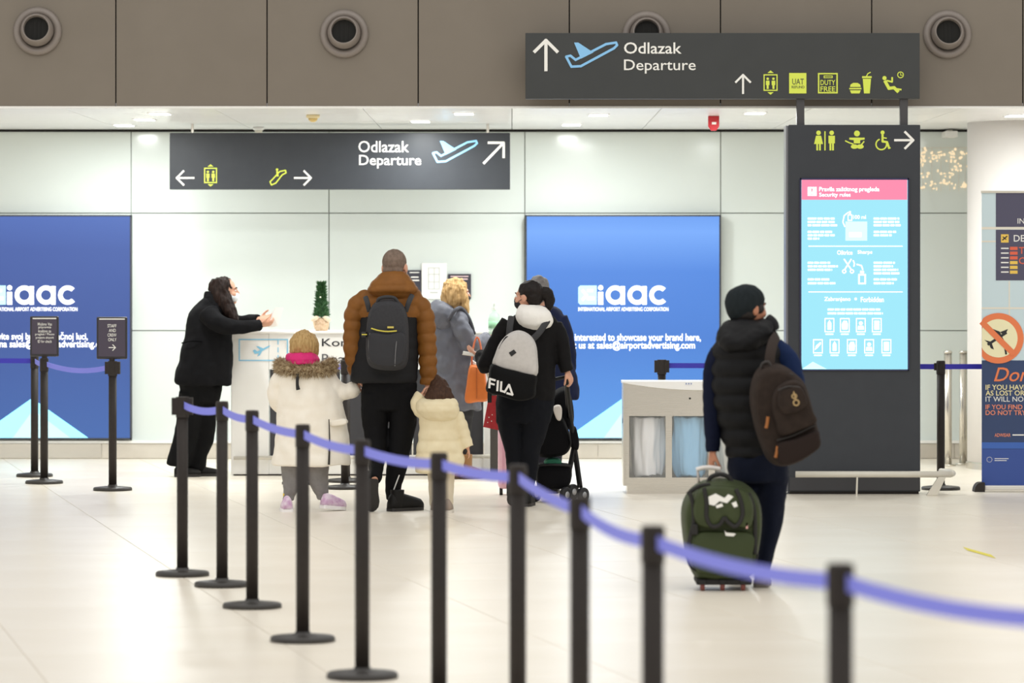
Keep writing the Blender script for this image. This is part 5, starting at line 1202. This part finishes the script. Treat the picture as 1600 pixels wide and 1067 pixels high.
link('beanie', remesh(bn, .007, 2, (40, .002)), mat('beanie_slate', '22282B', .9, bump=(90, .5), spec=.15, var=(60, '1E2427'), stretch=(1, 1, .2)), wkm, True)
hb = MB(); hd.ell(hb, (0, -.03, -.02), (.08, .075, .06)); hd.ell(hb, (.062, .03, .0), (.02, .03, .028))
link('hair', remesh(hb, .007, 1), mat('hair_black', '1C1512', .7), wkm, True)
shoe(wkm, Vector((wx(1187, 20.72), 20.62, 0)), 6, .28, .095, .085, mat('shoe_grey', '8C8279', .6), mat('sole_white', '6B645C', .5))
shoe(wkm, Vector((wx(1153, 21.3), 21.2, 0)), 3, .28, .095, .085, MATS['shoe_grey'], MATS['sole_white'])
# brown backpack
Yb = 20.45
t = thing('backpack', 'brown canvas backpack slung on the shoulder of the man with the beanie', 'backpack', F.p(1225, 728, -.35))
M_bp = mat('canvas_brown', '352C27', .9, bump=(220, .3), spec=.15, var=(20, '2E2622'))
part('main_compartment', MB().puff([(1184, 574), (1198, 567), (1220, 569), (1240, 582), (1256, 600), (1268, 640), (1277, 675), (1279, 695), (1262, 711), (1238, 724), (1214, 727), (1197, 716), (1186, 692), (1176, 660), (1170, 622), (1174, 592)], 20.6, Yb-.10, Yb+.14, .2), M_bp, t, True)
part('front_pocket', MB().puff([(1204, 614), (1214, 600), (1232, 592), (1248, 596), (1258, 612), (1267, 640), (1273, 658), (1250, 670), (1218, 680), (1208, 660), (1202, 636)], 20.5, Yb-.16, Yb-.04, .14), M_bp, t, True)
part('upper_pocket', MB().puff([(1213, 612), (1224, 604), (1243, 600), (1253, 610), (1258, 630), (1244, 642), (1222, 646), (1212, 634)], 20.45, Yb-.19, Yb-.10, .16), M_bp, t, True)
part('lower_pocket', MB().puff([(1212, 690), (1240, 682), (1272, 670), (1278, 680), (1278, 696), (1260, 710), (1236, 722), (1216, 724), (1210, 708)], 20.5, Yb-.16, Yb-.04, .16), mat('canvas_dark', '2B221F', .9, bump=(220, .3), spec=.15), t, True)
Z = lambda pts, y, r=.005: MB().tube([tuple(P(u, v, y))+(r, r) for u, v in pts], n=6, sub=24)
part('zip', Z([(1182, 640), (1186, 610), (1198, 592), (1218, 582), (1240, 586)], Yb-.075), mat('zip_dark', '231D1A', .6), t)
part('zip', Z([(1216, 610), (1232, 604), (1250, 606)], Yb-.185), MATS['zip_dark'], t)
part('zip', Z([(1214, 688), (1240, 680), (1274, 664)], Yb-.12, .007), MATS['zip_dark'], t)
for u, v in ((1199, 660), (1214, 706)): part('zip_pull', Z([(u+1, v-9), (u, v), (u-2, v+9)], Yb-.135, .009), mat('leather_tan', '9A5E28', .6), t, True)
mb = MB()
art('badge', mat('badge_brass', 'B59A6C', .4, .5), Yb-.196, [('ring', (1241, 619), 2.5, 4.5), ('ring', (1244, 629), 3.2, 5.4), ('line', [(1240, 612), (1243, 624)], 2)], t)
part('grab_loop', Z([(1189, 575), (1192, 568), (1200, 566), (1204, 572)], Yb-.03, .009), MATS['zip_dark'], t, True)
part('shoulder_strap', MB().tube(F.rows([(1202, 572, 8, 2, -.40), (1204, 552, 8, 2, -.36), (1208, 535, 8, 2, -.27), (1213, 526, 8, 2, -.14), (1214, 524, 8, 2, .02)]), n=10, sub=20), mat('strap_brown', '352D29', .9, spec=.15), t, True)
# green trolley suitcase
Yb = 20.55
t = thing('trolley_suitcase', 'olive green wheeled suitcase with black straps and white logos', 'suitcase', (wx(1128, Yb), Yb, 0))
M_ol = mat('nylon_olive', '3E4829', .6, bump=(160, .2), spec=.3, var=(10, '363F24'))
part('main_body', MB().puff([(1092, 756), (1108, 750), (1128, 748), (1148, 751), (1166, 757), (1182, 772), (1190, 795), (1190, 830), (1184, 868), (1174, 900), (1150, 907), (1128, 908), (1104, 907), (1086, 902), (1074, 872), (1067, 832), (1066, 795), (1076, 770)], 20.55, Yb-.14, Yb+.18, .12), M_ol, t, True)
part('upper_pocket', MB().puff([(1088, 766), (1106, 758), (1130, 757), (1152, 760), (1170, 770), (1178, 795), (1172, 824), (1150, 820), (1134, 810), (1122, 818), (1106, 824), (1086, 818), (1080, 794)], 20.45, Yb-.20, Yb-.06, .14), M_ol, t, True)
part('lower_pocket', MB().puff([(1084, 832), (1128, 828), (1176, 832), (1176, 868), (1168, 892), (1128, 897), (1090, 893), (1082, 866)], 20.45, Yb-.175, Yb-.06, .1), mat('nylon_olive_dark', '394326', .6, bump=(160, .2), spec=.3), t, True)
M_wb = mat('webbing_deep', '1D1C1A', .7)
S = lambda pts, y, r=.011: MB().tube([tuple(P(u, v, y))+(r, .006) for u, v in pts], n=8, sub=24)
part('strap', S([(1078, 770), (1083, 790), (1084, 815), (1080, 832), (1076, 850)], Yb-.17), M_wb, t, True)
part('strap', S([(1100, 762), (1104, 785), (1104, 808), (1112, 822), (1124, 820), (1132, 808)], Yb-.205), M_wb, t, True)
part('strap', S([(1170, 770), (1178, 795), (1180, 830), (1180, 866)], Yb-.15), M_wb, t, True)
part('strap', S([(1150, 764), (1158, 784), (1160, 806), (1150, 822), (1138, 816), (1132, 808)], Yb-.205), M_wb, t, True)
part('strap', S([(1074, 772), (1092, 760), (1110, 757)], Yb-.13), M_wb, t, True)
part('piping', S([(1072, 868), (1084, 890), (1128, 899), (1172, 890), (1184, 866)], Yb-.125, .006), M_wb, t, True)
art('logo', W_print, Yb-.204, [('poly', [(1107, 776), (1118, 771), (1132, 778), (1138, 772), (1146, 776), (1136, 786), (1124, 783), (1116, 790), (1108, 788)]), ('poly', [(1118, 790), (1128, 786), (1130, 791), (1120, 794)])], t)
art('logo', W_print, Yb-.204, [('poly', [(1143, 786), (1150, 783), (1153, 791), (1147, 793)])], t)
art('logo', W_print, Yb-.180, [('poly', [(1132, 829), (1135, 832), (1146, 833), (1150, 834), (1146, 838), (1134, 837)])], t)
part('buckle', MB().pbox(1078, 815, 1088, 832, Yb, Yb-.185, Yb-.14), M_wb, t, bev=.006)
part('zip_pull', MB().pbox(1162, 813, 1165, 822, Yb, Yb-.20, Yb-.18), mat('pull_pink', 'D9A5A0', .5), t)
part('grab_handle', MB().wire([P(1106, 756, Yb-.02), P(1110, 746, Yb-.02), P(1124, 741, Yb-.02), P(1138, 745, Yb-.02), P(1144, 756, Yb-.02)], .012, 8, 24), M_wb, t, True)
part('handle_rod', MB().rod(P(1092.5, 762, Yb+.12), P(1090, 735, Yb+.12), .007), mat('rod_grey', 'B9B2AC', .35, .6), t, True)
part('handle_rod', MB().rod(P(1127, 760, Yb+.12), P(1125, 735, Yb+.12), .007), MATS['rod_grey'], t, True)
part('handle_grip', MB().wire([P(1088, 734, Yb+.12), P(1098, 731, Yb+.12), P(1112, 730.5, Yb+.12), P(1126, 733, Yb+.12)], .012, 10), mat('grip_white', 'ECE6E0', .5), t, True)
part('base_tray', MB().pbox(1086, 902, 1173, 911, Yb, Yb-.13, Yb+.16), M_wb, t, bev=.01)
for u in (1096, 1127, 1159):
    wl = part('wheel', MB().lathe([(.020, -.012), (.024, -.008), (.024, .008), (.020, .012)], (wx(u, Yb), Yb-.11, .024), 20, 'x'), mat('wheel_red', '7A4038', .5), t, True)
    part('axle_cover', MB().box(wx(u, Yb)-.018, wx(u, Yb)+.018, Yb-.14, Yb-.085, .035, .06), M_wb, wl, bev=.004)
